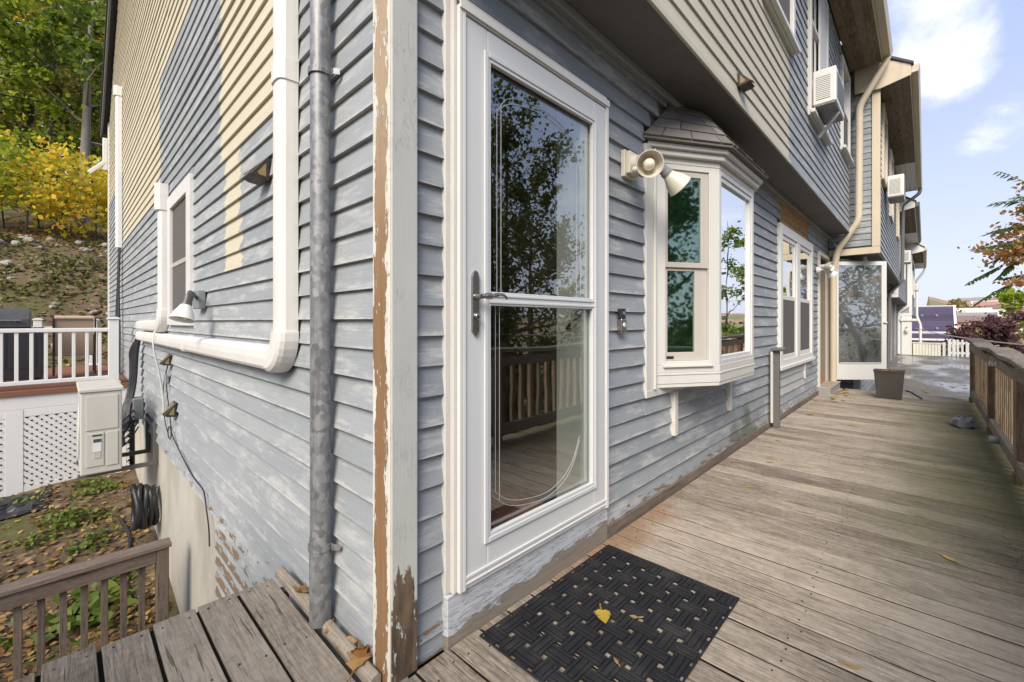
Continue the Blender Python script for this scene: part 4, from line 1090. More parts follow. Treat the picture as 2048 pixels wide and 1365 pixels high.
MB().lathe([(0, .06), (.03, .06), (.032, .05), (.032, 0)], (4.7, YR - .011, .115), (0, 1, 0), 16).build('knob', M_gry, kn2)

# square grey stub post by the paired window
sp = thing('stub_post', 'short grey square post with a flat cap standing against the wall by the paired window', 'post', (4.48, -.08, 0))
MB().box(4.44, 4.50, -.095, -.036, .0, .80).build('shaft', M_grym, sp, .008, 2)
MB().box(4.395, 4.54, -.14, -.026, .80, .835).build('cap', M_grym, sp, .012, 2)
MB().box(4.405, 4.436, -.045, -.024, .05, .79).build('back_strip', M_casing, sp, .003)

# waste bin with leaves in it
bn = thing('waste_bin', 'dark grey plastic waste bin with leaves standing by the open storm door', 'bin', (7.55, -.82, 0))
def ring(w, d, z): return [(7.56 - w, -.815 - d, z), (7.56 + w, -.815 - d, z), (7.56 + w, -.815 + d, z), (7.56 - w, -.815 + d, z)]
m = MB(); a_, b_, c_, d_ = ring(.10, .135, .001), ring(.125, .165, .40), ring(.118, .158, .40), ring(.095, .128, .02)
m.v = [*a_, *b_, *c_, *d_]
for i in range(4):
    j = (i + 1) % 4
    m.f += [(i, j, 4 + j, 4 + i), (4 + i, 4 + j, 8 + j, 8 + i), (8 + i, 8 + j, 12 + j, 12 + i)]
m.f += [(3, 2, 1, 0), (12, 13, 14, 15)]
m.build('body', M_bin, bn, .008, 2)
m = MB(); q = ring(.132, .172, .385); q2 = ring(.132, .172, .405); r1 = ring(.126, .166, .405); r2 = ring(.126, .166, .385)
m.v = [*q, *q2, *r1, *r2]
for i in range(4):
    j = (i + 1) % 4; m.f += [(i, j, 4 + j, 4 + i), (4 + i, 4 + j, 8 + j, 8 + i), (8 + i, 8 + j, 12 + j, 12 + i), (12 + i, 12 + j, j, i)]
m.build('rim', M_bin, bn, .003)
MB().tube(curve_pts([(7.61, -.99, .12), (7.66, -1.04, .10), (7.70, -1.10, .05), (7.71, -1.16, .012)], 5), .011, 8).build('handle', M_blkp, bn)
# ------------------------------------------------------------------ door mat: basket weave with square holes
MT = thing('door_mat', 'black rubber basket-weave mat with small square holes below the storm door', 'mat', (.75, -.36, 0))
mx0, mx1, my0, my1 = .318, 1.160, -.650, -.062
nx, ny = 11, 8; ppx, ppy = (mx1 - mx0) / nx, (my1 - my0) / ny; w = .054
m = MB()
for i in range(nx): xc = mx0 + (i + .5) * ppx; m.box(xc - w / 2, xc + w / 2, my0, my1, .001, .0045)
for j in range(ny): yc = my0 + (j + .5) * ppy; m.box(mx0, mx1, yc - w / 2, yc + w / 2, .0015, .0052)
m.build('base_grid', M_mat, MT)
def block(lx, ly, along):
    m = MB(); L_ = lx if along == 'x' else ly
    for c, ww in ((-.0195, .0052), (0, .0098), (.0195, .0052)):
        if along == 'x': m.box(-L_ / 2, L_ / 2, c - ww, c + ww, 0, .0050)
        else: m.box(c - ww, c + ww, -L_ / 2, L_ / 2, 0, .0050)
    return m.mesh(M_mat, False, 'weave')
bx_, by_ = block(2 * ppx - w - .006, 0, 'x'), block(0, 2 * ppy - w - .006, 'y')
bxe, bye = block(ppx - .006, 0, 'x'), block(0, ppy - .006, 'y')
for i in range(nx):
    for j in range(ny):
        xc, yc = mx0 + (i + .5) * ppx, my0 + (j + .5) * ppy
        hx = (i + j) % 2 == 0
        edge = (i in (0, nx - 1)) if hx else (j in (0, ny - 1))
        o = obj('weave_block', (bxe if edge else bx_) if hx else (bye if edge else by_), MT, .0012)
        o.location = (xc, yc, .0051 + R.uniform(0, .0004))
m = MB()
for a in ((mx0 - .004, mx1 + .004, my0 - .006, my0), (mx0 - .004, mx1 + .004, my1, my1 + .006)): m.box(*a, .001, .007)
for a in ((mx0 - .008, mx0, my0 - .006, my1 + .006), (mx1, mx1 + .008, my0 - .006, my1 + .006)): m.box(*a, .001, .0069)
m.build('rim', M_mat, MT, .002)

# ------------------------------------------------------------------ fallen leaves
LM_y = leafmat('leaf_yellow', [(.1, (.50, .30, .03)), (.6, (.62, .42, .06)), (.95, (.40, .36, .06))], vein=.6)
LM_b = leafmat('leaf_brown', [(.1, (.30, .15, .055)), (.5, (.42, .24, .09)), (.9, (.50, .34, .17))], vein=.5)
LM_o = leafmat('leaf_ochre', [(.1, (.55, .32, .08)), (.5, (.62, .42, .12)), (.9, (.55, .45, .22))], vein=.3)
def leaf_mesh(kind, mat, s, seed, curl=.25):
    r = random.Random(seed); pts = []
    if kind == 'maple':
        prof = [(0, -.5), (.12, -.42), (.42, -.38), (.36, -.15), (.62, .05), (.38, .12), (.40, .36), (.16, .28), (0, .72)]
        full = prof + [(-a, b) for a, b in prof[-2:0:-1]]
    elif kind == 'heart':
        prof = [(0, -.40), (.20, -.52), (.42, -.35), (.46, -.05), (.34, .22), (.16, .45), (0, .75)]
        full = prof + [(-a, b) for a, b in prof[-2:0:-1]]
    else:
        prof = [(0, -.6), (.14, -.4), (.24, -.05), (.20, .25), (.08, .5), (0, .65)]
        full = prof + [(-a, b) for a, b in prof[-2:0:-1]]
    m = MB(); n = len(full); c = len(full)
    def zz(u, v): return curl * (u * u * .9 + .25 * v * v) + .10 * curl * math.sin(6 * u + 4 * v + seed)
    z0 = min(zz(u, v) for u, v in full + [(0, 0)])
    V = [(u * s * (1 + r.uniform(-.06, .06)), v * s, (zz(u, v) - z0) * s + .001) for u, v in full] + [(0, 0, (zz(0, 0) - z0) * s + .001)]
    m.v = V + [(a, b, d + .0008) for a, b, d in V]; k = n + 1
    for i in range(n): j = (i + 1) % n; m.f += [(c, j, i), (k + c, k + i, k + j), (i, j, k + j, k + i)]
    m.tube([(0, -.45 * s, .003 + .0005), (.05 * s, -.8 * s, .004), (.02 * s, -1.05 * s, .006)], .0022, 5)
    return m.mesh(mat, True, 'leaf')
def leaf(label, loc, kind, mat, s, rot, group=None, curl=.25, tilt=(0, 0), seed=None):
    o = obj('fallen_leaf', leaf_mesh(kind, mat, s, seed if seed is not None else R.randint(0, 9999), curl)); o.location = loc; o.rotation_euler = (tilt[0], tilt[1], rot)
    return tag(o, label, 'leaf', group)
leaf('curled yellow heart-shaped leaf lying on the black mat', (.689, -.325, .0115), 'heart', LM_y, .062, 2.3, curl=.45)
leaf('tiny reddish-brown leaf scrap on the black mat', (.765, -.412, .0110), 'oval', LM_b, .030, .6, curl=.6)
leaf('tiny orange leaf scrap at the outer end of the black mat', (.535, -.468, .0110), 'oval', LM_b, .026, -.6, curl=.6)
leaf('large crumpled tan leaf behind the foot of the galvanised pipe', (-.05, .60, .030), 'maple', LM_b, .060, .9, curl=.9, tilt=(.35, .3))
for x_, y_, s_, k_ in ((-.045, .115, .075, 'maple'), (-.035, .21, .045, 'heart'), (-.055, .33, .035, 'oval'), (-.03, .15, .06, 'maple')):
    leaf('dry tan leaf gathered in the corner strip between deck and side wall', (x_, y_, .024), k_, LM_b, s_, R.uniform(0, 6), 'leaves in the corner strip', 1.0, (R.uniform(-.4, .4), R.uniform(-.3, .5)))
for x_, y_, k_, mt_, s_ in ((2.155, -1.273, 'oval', LM_o, .062), (1.05, -1.02, 'oval', LM_b, .035), (6.14, -1.35, 'oval', LM_o, .05), (5.93, -1.53, 'heart', LM_y, .045), (3.15, -.308, 'maple', LM_o, .04), (5.44, -.204, 'maple', LM_b, .07), (2.48, -.344, 'oval', LM_o, .03), (5.14, -.61, 'oval', LM_y, .04), (4.46, -.48, 'oval', LM_o, .035),
                       (5.42, -.73, 'heart', LM_o, .04), (6.1, -1.05, 'oval', LM_y, .04), (6.6, -.9, 'oval', LM_o, .05), (4.0, -1.25, 'oval', LM_y, .03), (3.3, -.36, 'oval', LM_o, .03), (6.9, -.45, 'heart', LM_y, .05), (3.9, -.2, 'maple', LM_o, .045), (7.2, -1.2, 'oval', LM_o, .05)):
    leaf('small dry leaf lying alone on the open grey deck boards', (x_, y_, .0012), k_, mt_, s_, R.uniform(0, 6), 'leaves scattered on the deck', .3)
for i in range(34):
    leaf('yellow leaf heaped at the foot of the far doorway step', (R.uniform(6.5, 8.1), -.03 - abs(R.gauss(0, .09)) - (.17 if True else 0) * (1 if R.random() < .9 else 0), .0015 + R.uniform(0, .012)), R.choice(['heart', 'maple', 'oval']), R.choice([LM_y, LM_o, LM_b]), R.uniform(.035, .06), R.uniform(0, 6), 'leaves by the far doorway', .5, (R.uniform(-.15, .15), R.uniform(-.15, .15)))
for i in range(16):
    leaf('wet leaf on the membrane just beyond the end of the wooden deck', (R.uniform(11.0, 13.5), R.uniform(-2.2, -.9), -.328), R.choice(['heart', 'maple', 'oval']), R.choice([LM_y, LM_o]), R.uniform(.06, .10), R.uniform(0, 6), 'leaves on the wet membrane', .4)
for i in range(7):
    leaf('leaf lying inside the grey waste bin', (7.56 + R.uniform(-.07, .07), -.815 + R.uniform(-.11, .11), .375 + R.uniform(0, .02)), 'maple', R.choice([LM_y, LM_o]), .06, R.uniform(0, 6), 'leaves in the bin', .7, (R.uniform(-.4, .4), R.uniform(-.4, .4)))
MB().box(7.475, 7.645, -.94, -.69, .02, .372).build('leaf_fill', LM_b, bn)
# crumpled grey plastic pot
pt = MB(); rr = random.Random(4)
for h, r_ in ((0, .085), (.03, .11), (.075, .10), (.105, .075), (.10, .060), (.05, .05)):
    for k in range(16):
        a = 2 * math.pi * k / 16; q = r_ * (1 + rr.uniform(-.16, .16)); pt.v.append((5.86 + q * 1.25 * math.cos(a), -1.475 + q * .85 * math.sin(a), .001 + max(0, h + rr.uniform(-.012, .012) * (h > 0))))
for i in range(5):
    for k in range(16): a = i * 16 + k; b = i * 16 + (k + 1) % 16; pt.f.append((a, b, b + 16, a + 16))
pt.f += [tuple(range(16))[::-1], tuple(80 + k for k in range(16))]
tag(pt.build('crumpled_bag', plain('grey_film', (.22, .23, .25), .3, .2, 20), smooth=False), 'crumpled grey plastic bag lying by the railing foot', 'bag')

# ------------------------------------------------------------------ neighbouring townhouses
def rows(m, axis, a, b, z0, z1, f, step=EXP, cuts=()):
    z = z0
    while z < z1 - .02:
        zt = min(z + step + .01, z1)
        for s0, s1 in split(a, b, [(c0, c1) for c0, c1, d0, d1 in cuts if zt > d0 and z < d1]):
            if axis == 'x': m.hexa([(s0, f, z), (s1, f, z), (s1, f + .03, z), (s0, f + .03, z), (s0, f + .014, zt), (s1, f + .014, zt), (s1, f + .03, zt), (s0, f + .03, zt)])
            else: m.hexa([(f, s0, z), (f + .03, s0, z), (f + .03, s1, z), (f, s1, z), (f + .014, s0, zt), (f + .03, s0, zt), (f + .03, s1, zt), (f + .014, s1, zt)])
        z += step
    return m
def neighbour(label, x0, x1, yu, yl, zs, ze, zd, trim, single_side, wins, ac=None, gutm=None, xl=None):
    xl = xl or x0
    t = thing('townhouse', label, 'house', ((x0 + x1) / 2, 5, zd))
    sh = bpy.data.materials['sheathing']
    MB().box(x0 + .032, x1 - .01, yu + .032, 9.5, zs + .02, ze).build('upper_core', sh, t)
    MB().box(xl + .032, x1 - .01, yl + .032, 9.5, zd - 1.5, zs + .019).build('lower_core', sh, t)
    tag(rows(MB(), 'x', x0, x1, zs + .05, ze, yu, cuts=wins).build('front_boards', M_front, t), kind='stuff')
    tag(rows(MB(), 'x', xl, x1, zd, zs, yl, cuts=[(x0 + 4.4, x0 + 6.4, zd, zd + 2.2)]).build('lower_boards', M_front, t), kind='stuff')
    if single_side:
        z = zs + .13; k = 0
        while z < ze - .02:
            zt = min(z + EXP + .012, ze); clap_side(t, yu + .09, .0, z, zt, xf=x0, mat=M_front); z += EXP
    else:
        tag(rows(MB(), 'y', yu + .09, 1.2, zs + .1, ze, x0).build('side_boards', M_front, t), kind='stuff')
    tag(rows(MB(), 'y', yl + .09, 0.0 if xl > x0 else 1.2, zd, zs, xl).build('lower_side_boards', M_front, t), kind='stuff')
    MB().box(x0 - .018, x0 + .03, yu - .018, yu + .088, zs + .1, ze).build('corner_board', trim, t, .004)
    MB().box(x0 - .016, x0 + .03, yu - .016, .0, zs - .01, zs + .098).build('base_trim', trim, t, .004)
    MB().box(xl - .010, xl + .03, yl - .018, yl + .09, zd, zs - .012).build('corner_board', M_white, t, .004)
    MB().box(x0 + .031, x1, yu + .01, yl + .03, zs + .0, zs + .018).build('overhang_soffit', M_soffit, t)
    ye = yu - .36
    nb = 4; L_ = x1 - x0
    for i in range(nb):
        y1 = yu - .002 - i * .09
        MB().box(x0 - .05, x0 + L_ * .62, y1 - .087, y1, ze - .03, ze - .012).build('soffit_board', M_soffitw, t)
        MB().box(x0 + L_ * .62 + .005, x1 + .02, y1 - .087, y1, ze - .03, ze - .012).build('soffit_board', M_white, t)
    MB().box(x0 - .06, x1 + .02, ye - .02, ye - .002, ze - .05, ze + .10).build('fascia', trim, t, .003)
    MB().prism([(ye - .022, ze - .01), (ye - .022, ze + .1), (ye - .12, ze + .1), (ye - .10, ze - .005)], lambda u, v, q: (q, u, v), x0 - .06, x1 + .02).build('gutter', gutm or M_creamd, t)
    MB().prism([(yu + .3, ze - .10), (yu + .3, ze + .55), (ye - .02, ze + .13), (ye - .02, ze - .04), (yu - .02, ze - .12)], lambda u, v, q: (q, u, v), x0 - .075, x0 - .061).build('rake_end', trim, t)
    m = MB().hexa([(x0 - .1, ye - .05, ze + .105), (x1, ye - .05, ze + .105), (x1, 5.5, ze + 4.8), (x0 - .1, 5.5, ze + 4.8), (x0 - .1, ye - .05, ze + .145), (x1, ye - .05, ze + .145), (x1, 5.5, ze + 4.85), (x0 - .1, 5.5, ze + 4.85)])
    m.hexa([(x0 - .1, 5.501, ze + 4.8), (x1, 5.501, ze + 4.8), (x1, 10, ze + .6), (x0 - .1, 10, ze + .6), (x0 - .1, 5.501, ze + 4.85), (x1, 5.501, ze + 4.85), (x1, 10, ze + .65), (x0 - .1, 10, ze + .65)])
    m.build('roof', M_roof, t)
    MB().prism([(ye, ze), (10, ze), (9.6, ze + .7), (5.5, ze + 4.75), (ye + .1, ze + .15)], lambda u, v, q: (q, u, v), x0 + .04, x0 + .1).build('gable_wall', M_front, t)
    for (a, b, c, d) in wins:
        f = frame_strip(a, b, c, d, .09, yu - .03, yu + .03, 'window', trim if single_side else M_white, t, .004)
        MB().box(a + .085, b - .085, yu + .0, yu + .006, c + .085, d - .085).build('glass_pane', M_glassw, f)
        MB().box(a + .085, b - .085, yu + .025, yu + .0309, c + .085, d - .085).build('blind', bpy.data.materials['blind_grey0'], f)
    return t
wB = [(9.0, 10.0, 3.55, 4.85), (11.2, 12.2, 3.3, 4.7), (14.2, 15.1, 3.3, 4.7)]
TB = neighbour('second townhouse with cream corner boards and stained soffit beyond the open storm door', 8.36, 16.4, -.655, -.34, 2.215, 4.93, -.33, M_cream, True, wB, xl=9.17)
MB().box(14.2, 14.32, -.40, -.33, -.3, 1.9).box(15.2, 15.32, -.40, -.33, -.3, 1.9).build('door_casing', M_casing, TB)
MB().box(14.33, 15.19, -.39, -.31, -.3, 1.85).build('brown_door', bpy.data.materials['entry_door_wood'], TB)
TC = neighbour('third townhouse with grey front and lower eave set behind the second', 16.42, 24.4, -.60, -.30, 1.83, 4.45, -.33, M_white, False, [(18, 19, 2.7, 3.9), (21.5, 22.5, 2.7, 3.9)], gutm=M_grym)
TD = neighbour('farthest townhouse with white corner board and lower overhang near the gate', 24.42, 32.6, -.77, -.50, 1.36, 4.10, -.9, M_white, False, [(26, 27, 2.3, 3.4), (29.5, 30.5, 2.3, 3.4)])
MB().box(24.35, 24.405, -.78, -.45, -.33, 1.34).build('porch_pilaster', M_white, TD, .01)
MB().box(24.30, 24.41, -.98, -.40, 1.12, 1.22).build('porch_bracket', M_white, TD, .01)
lamp = thing('porch_lamp', 'tiny lamp on the white pilaster of the farthest townhouse', 'light', (24.3, -.62, .5))
MB().lathe([(0, 0), (.05, .0), (.07, .10), (.03, .18), (0, .18)], (24.29, -.62, .62), (0, 0, 1), 12).build('lantern', M_lamp, lamp)
MB().box(24.29, 24.352, -.64, -.60, .80, .86).build('arm', M_lampk, lamp)
for lab, x_, y_, z_, s_ in (('white air conditioner in the upper window of the second townhouse', 9.95, -.66, 3.36, 1.), ('pale air conditioner in the upper window of the third townhouse', 18.3, -.60, 3.0, 1.), ('small air conditioner on the farthest townhouse', 26.3, -.77, 2.5, .8)):
    t = thing('window_air_conditioner', lab, 'air conditioner', (x_, y_, z_)); aircon(t, x_ - .3, x_ + .3, y_ - .034, y_ - .26 * s_, z_, z_ + .38 * s_)
def spout(label, pts, mat, r=.042):
    t = thing('downspout', label, 'downspout', pts[-1]); P = [Vector(p) for p in pts]; q = [P[0]]
    for a, b, c in zip(P, P[1:], P[2:]):
        d1 = (b - a).normalized(); d2 = (c - b).normalized(); k = min(.09, (b - a).length * .45, (c - b).length * .45)
        for i in range(6):
            u = i / 5; q.append((b - d1 * k).lerp(b, u).lerp(b.lerp(b + d2 * k, u), u))
    q.append(P[-1]); MB().tube(q, r, 12).build('pipe', mat, t, smooth=True); return t
t = spout('cream downspout bending from the gutter down between the two nearest townhouses', [(8.15, -.77, 5.23), (8.15, -.74, 5.12), (8.13, -.43, 4.55), (8.13, -.42, 2.72), (8.17, -.14, 2.28), (8.18, -.085, 1.9), (8.18, -.085, .11)], M_creamd, .048)
MB().bar((8.10, -.04, 2.46), (8.0, -.15, 2.32), .03, .02).build('strap', M_gry, t)
spout('dark downspout curling off the far end of the second townhouse eave', [(16.36, -1.09, 4.95), (16.36, -1.08, 4.80), (16.38, -.72, 4.5), (16.38, -.70, 2.3), (16.4, -.42, 1.95), (16.4, -.39, -.3)], M_grym, .045)
spout('pale downspout between third and farthest townhouses', [(24.38, -1.03, 4.5), (24.38, -1.0, 4.3), (24.38, -.66, 4.0), (24.38, -.66, 1.75), (24.39, -.36, 1.5), (24.39, -.36, -.3)], M_white, .05)
spout('pale downspout at the far end of the farthest townhouse', [(32.6, -1.2, 4.1), (32.6, -1.15, 3.9), (32.6, -.85, 3.4), (32.6, -.85, 1.4), (32.6, -1.0, .9), (32.6, -1.0, -.9)], M_white, .06)

# white picket gate and cream fence closing the walkway
gt_ = thing('picket_gate', 'white picket gate closing the far end of the wet walkway', 'gate', (24.3, -2.2, -.33))
for i in range(6):
    y_ = -1.86 - i * .125; MB().box(24.28, 24.30, y_ - .095 + (.03 if i in (2, 3) else 0), y_, -.32, .36 - .02 * (i == 5)).build('picket', M_wfence, gt_, .004)
MB().box(24.301, 24.34, -2.62, -1.86, .18, .27).box(24.301, 24.34, -2.62, -1.86, -.22, -.13).build('gate_rail', M_wfence, gt_)
fc = thing('board_fence', 'cream vertical-board fence beside the white gate', 'fence', (24.4, -1.2, -.33))
for i in range(9):
    y_ = -.82 - i * .094; MB().box(24.42, 24.44, y_ - .085, y_, -.33, .16).build('board', plain('cream_board%d' % i, (.72, .70, .60), .6, .06, 3) if i == 0 else bpy.data.materials['cream_board0'], fc, .004)
MB().box(24.40, 24.46, -1.70, -.80, .165, .215).build('fence_cap', M_white, fc, .004)
MB().box(24.40, 24.50, -1.80, -1.71, -.33, .24).build('fence_post', M_wfence, fc, .004)

# house with the dark roof below
PH = thing('dark_roof_house', 'cream house with a broad dark purple shingle roof beyond the gate', 'house', (74, -1, -14))
x0_, yL, yR, zb_, zt_ = 70.0, 3.0, -3.75, .0, 2.75
MB().box(70.6, 82, yR + .25, yL, -14, -.1).build('wall', M_casing, PH)
nr = 11
for i in range(nr):
    f0, f1 = i / nr, (i + 1.04) / nr; dz_ = (zt_ - zb_ + .9)
    def q(f): return x0_ + 4.2 * f, -.95 + 3.85 * f
    (xa_, za_), (xb_, zb2) = q(f0), q(f1)
    MB().hexa([(xa_, yR + .1, za_), (xa_, yL, za_), (xb_, yL, zb2), (xb_, yR + .1, zb2), (xa_ - .02, yR + .1, za_ + .055), (xa_ - .02, yL, za_ + .055), (xb_, yL, zb2 + .05), (xb_, yR + .1, zb2 + .05)]).build('shingle_course', M_purp, PH)
MB().bar((x0_ - .15, yR, -.92), (x0_ + 4.35, yR, 2.98), .22, .25).build('rake_board', M_white, PH)
MB().bar((x0_ + 4.3, yR, 2.98), (x0_ + 4.3, yL, 2.98), .25, .14).build('ridge_cap', M_white, PH)
MB().box(x0_ - .15, x0_ + .05, yR, yL, -1.15, -.92).build('eave_board', M_white, PH)
for y_ in (-.9, -2.2):
    for f in (.28, .68): MB().lathe([(0, .15), (.1, .14), (.16, 0)], (x0_ + 4.2 * f - .05, y_, -.85 + 3.85 * f), (-.7, 0, .7), 10).build('roof_vent', M_gry, PH)
cb = thing('overhead_cable', 'pale overhead cable crossing in front of the dark roof', 'cable', (30, -1.2, .6))
MB().tube(curve_pts([(32.6, -.82, .72), (24, -1.6, .60), (18, -2.3, .565), (13, -2.9, .60), (9, -3.6, .68), (4, -5.6, .9)], 8), .016, 6).build('strand', M_white, cb)
# ------------------------------------------------------------------ neighbour's white-railed deck at the back of the side yard
YF = 7.0; ZD = .235
ND = thing('composite_deck', 'raised red-brown composite deck with white lattice skirt beside the house', 'deck', (-2, 9, -1))
for i in range(27):
    y_ = YF + .02 + i * .142; MB().box(-4.2, -.03, y_, y_ + .137, ZD - .03, ZD).build('deck_board', M_comp, ND, .003)
MB().box(-4.22, -.03, YF - .012, YF + .012, ZD - .065, ZD + .004).build('nosing', M_comp, ND, .004)
MB().box(-4.2, -.03, YF + .014, YF + .04, .0, ZD - .035).build('fascia', M_wfence, ND, .004)
fz0, fz1 = -1.02, -.02
MB().box(-4.2, -.03, YF + .013, YF + .033, -.10, -.002).box(-4.2, -.03, YF + .013, YF + .033, -1.06, -.955).build('skirt_frame', M_wfence, ND, .004)
for x_ in (-3.3, -2.15, -1.12, -.15): MB().box(x_ - .075, x_ + .075, YF + .009, YF + .0125, -1.06, -.002).build('skirt_stile', M_wfence, ND, .003)
m = MB(); s = .085; x_ = -5.4
while x_ < .4:
    for d in (1, -1):
        h = .87; a = Vector((x_, YF + .022 + .006 * d, -.97 if d == 1 else -.10)); b = Vector((x_ + h, YF + .022 + .006 * d, -.10 if d == 1 else -.97))
        # clip to the skirt's width
        ta, tb = max(0, (-4.15 - a.x) / h), min(1, (-.05 - a.x) / h)
        if tb - ta > .03: m.bar(a.lerp(b, ta), a.lerp(b, tb), .006, .040, up=(0, 1, 0)) if False else m.bar(a.lerp(b, ta), a.lerp(b, tb), .040, .006, up=(0, 1, 0))
    x_ += s
tag(m.build('lattice', M_wfence, ND), kind='stuff')
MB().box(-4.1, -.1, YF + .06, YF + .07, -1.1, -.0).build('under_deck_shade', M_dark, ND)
for x_ in (-4.0, -2.0, -.3):
    for y_ in (8.6, 10.7): MB().box(x_, x_ + .1, y_, y_ + .1, float(ground_z(x_, y_)) - .1, ZD - .031).build('support_post', M_brownz, ND)
WR = thing('white_railing', 'white vinyl railing with square balusters along the composite deck edge', 'railing', (-2, YF, ZD))
def wpost(par, x_, y_, zt):
    p = MB().box(x_ - .055, x_ + .055, y_ - .055, y_ + .055, ZD + .001, zt).build('post', M_wfence, par, .006, 2)
    MB().box(x_ - .072, x_ + .072, y_ - .072, y_ + .072, zt + .0005, zt + .022).box(x_ - .05, x_ + .05, y_ - .05, y_ + .05, zt + .0225, zt + .036).build('post_cap', M_wfence, p, .006)
    MB().box(x_ - .072, x_ + .072, y_ - .072, y_ + .072, ZD + .0012, ZD + .035).build('post_skirt', M_wfence, p, .006)
for x_ in (-.205, -2.15, -4.1): wpost(WR, x_, YF + .075, 1.135)
MB().box(-4.05, -.262, YF + .045, YF + .105, .965, 1.018).build('top_rail', M_wfence, WR, .008, 2)
MB().box(-4.05, -.262, YF + .050, YF + .100, .300, .352).build('bottom_rail', M_wfence, WR, .006, 2)
x_ = -.345
while x_ > -4.0:
    if abs(x_ + 2.15) > .08: MB().box(x_ - .0175, x_ + .0175, YF + .0575, YF + .0925, .3525, .9645).build('baluster', M_wfence, WR, .003)
    x_ -= .1265
WB = thing('white_railing', 'white vinyl railing behind the patio chair along the rear of the composite deck', 'railing', (-2, 10.7, ZD))
for x_ in (-.28, -1.02, -2.6): wpost(WB, x_, 10.7, 1.13)
MB().box(-2.54, -1.08, 10.67, 10.73, .96, 1.01).build('top_rail', M_wfence, WB, .006)
MB().box(-.96, -.34, 10.67, 10.73, .96, 1.01).build('top_rail', M_wfence, WB, .006)
x_ = -2.45
while x_ < -1.1: MB().box(x_ - .017, x_ + .017, 10.685, 10.715, .30, .959).build('baluster', M_wfence, WB); x_ += .13
# grill and chair
GR = thing('grill', 'black barrel grill cabinet standing behind the white railing', 'grill', (-1.2, 8.2, ZD))
MB().box(-1.56, -.90, 7.95, 8.5, ZD + .06, 1.02).build('cabinet', M_blkp, GR, .01)
for x_ in (-1.5, -.98):
    for y_ in (8.0, 8.42): MB().box(x_, x_ + .05, y_, y_ + .05, ZD + .001, ZD + .0595).build('foot', M_blkp, GR)
ld = [(7.93, 1.021), (8.52, 1.021), (8.52, 1.16), (8.40, 1.27), (8.10, 1.29), (7.98, 1.24), (7.93, 1.14)]
MB().prism(ld, lambda u, v, t: (t, u, v), -1.62, -1.02).build('lid', plain('grill_lid', (.06, .06, .065), .4, .1, 5), GR, .012, 2)
MB().tube([(-1.55, 7.90, 1.12), (-1.10, 7.90, 1.12)], .012, 10).box(-1.5, -1.48, 7.9, 7.93, 1.11, 1.13).box(-1.16, -1.14, 7.9, 7.93, 1.11, 1.13).build('lid_handle', M_steel, GR)
MB().box(-1.50, -1.24, 7.944, 7.9495, .45, .95).box(-1.22, -.96, 7.944, 7.9495, .45, .95).build('cabinet_door', M_blkp, GR, .006)
CH = thing('patio_chair', 'tan sling patio chair on the composite deck behind the white railing', 'chair', (-.56, 9.0, ZD))
MB().box(-.80, -.34, 8.75, 9.2, .62, .64).build('seat', M_tan, CH, .008)
MB().hexa([(-.79, 8.76, .55), (-.35, 8.76, .55), (-.35, 8.78, .55), (-.79, 8.78, .55), (-.79, 8.62, 1.17), (-.35, 8.62, 1.17), (-.35, 8.64, 1.17), (-.79, 8.64, 1.17)]).build('backrest', M_tan, CH, .008)
MB().tube([(-.79, 8.63, 1.165), (-.35, 8.63, 1.165)], .034, 12).build('back_roll', M_tan, CH)
for x_ in (-.80, -.33):
    MB().tube(curve_pts([(x_, 8.61, 1.16), (x_, 8.75, .62), (x_, 8.70, ZD + .014)], 6), .013, 8).build('leg', M_copper, CH)
    MB().tube(curve_pts([(x_, 8.70, .86), (x_, 9.0, .88), (x_, 9.24, .86), (x_, 9.26, .6), (x_, 9.22, ZD + .014)], 6), .013, 8).build('leg', M_copper, CH)
bg_ = thing('ground_sheet', 'crumpled black plastic sheet at the foot of the lattice', 'sheet', (-1.3, 6.6, -1.1))
m = MB(); rr = random.Random(11); n = 14
for i in range(n):
    for j in range(n):
        x_ = -1.75 + .95 * i / (n - 1); y_ = 6.25 + .65 * j / (n - 1); e = min(i, n - 1 - i, j, n - 1 - j) / 6
        m.v.append((x_ + rr.uniform(-.03, .03), y_ + rr.uniform(-.03, .03), float(ground_z(x_, y_)) + .015 + e * rr.uniform(.02, .16)))
for i in range(n - 1):
    for j in range(n - 1): a = i * n + j; m.f.append((a, a + n, a + n + 1, a + 1))
m.build('film', M_blkp, bg_)

# ------------------------------------------------------------------ brown stair railing below the deck end
BR = thing('stair_railing', 'dark brown wooden railing with square balusters below the deck end', 'railing', (-.6, 3.1, -1.6))
YB = 3.1; zt = -.625
MB().bar((-2.0, YB, zt), (-.115, YB, zt - .0), .125, .034).build('cap', M_brownx, BR, .004)
MB().box(-2.0, -.205, YB - .045, YB - .007, zt - .115, zt - .0175).build('top_rail', M_brownx, BR, .003)
MB().box(-.2045, -.130, YB - .05, YB + .045, -1.75, zt - .0175).build('post', M_brownz, BR, .004)
MB().box(-2.05, -1.975, YB - .05, YB + .045, -1.75, zt - .0175).build('post', M_brownz, BR, .004)
MB().box(-1.974, -.205, YB - .045, YB - .007, -1.56, -1.47).build('bottom_rail', M_brownx, BR, .003)
x_ = -.285
while x_ > -1.95: MB().box(x_ - .019, x_ + .019, YB - .006, YB + .032, -1.58, zt - .04).build('baluster', M_brownz, BR, .002); x_ -= .1035
ST = thing('stair', 'weathered wooden stair going down from the deck end', 'stair', (-.7, 1.8, -1.6))
for i in range(6):
    z_ = -.20 - i * .22; MB().box(-1.15, -.09, .87 + i * .27, 1.16 + i * .27, z_ - .036, z_).build('tread', M_deckL, ST, .003)
for x_ in (-1.13, -.13): MB().bar((x_, .84, -.32), (x_, 2.55, -1.70), .036, .22).build('stringer', M_brownz, ST)

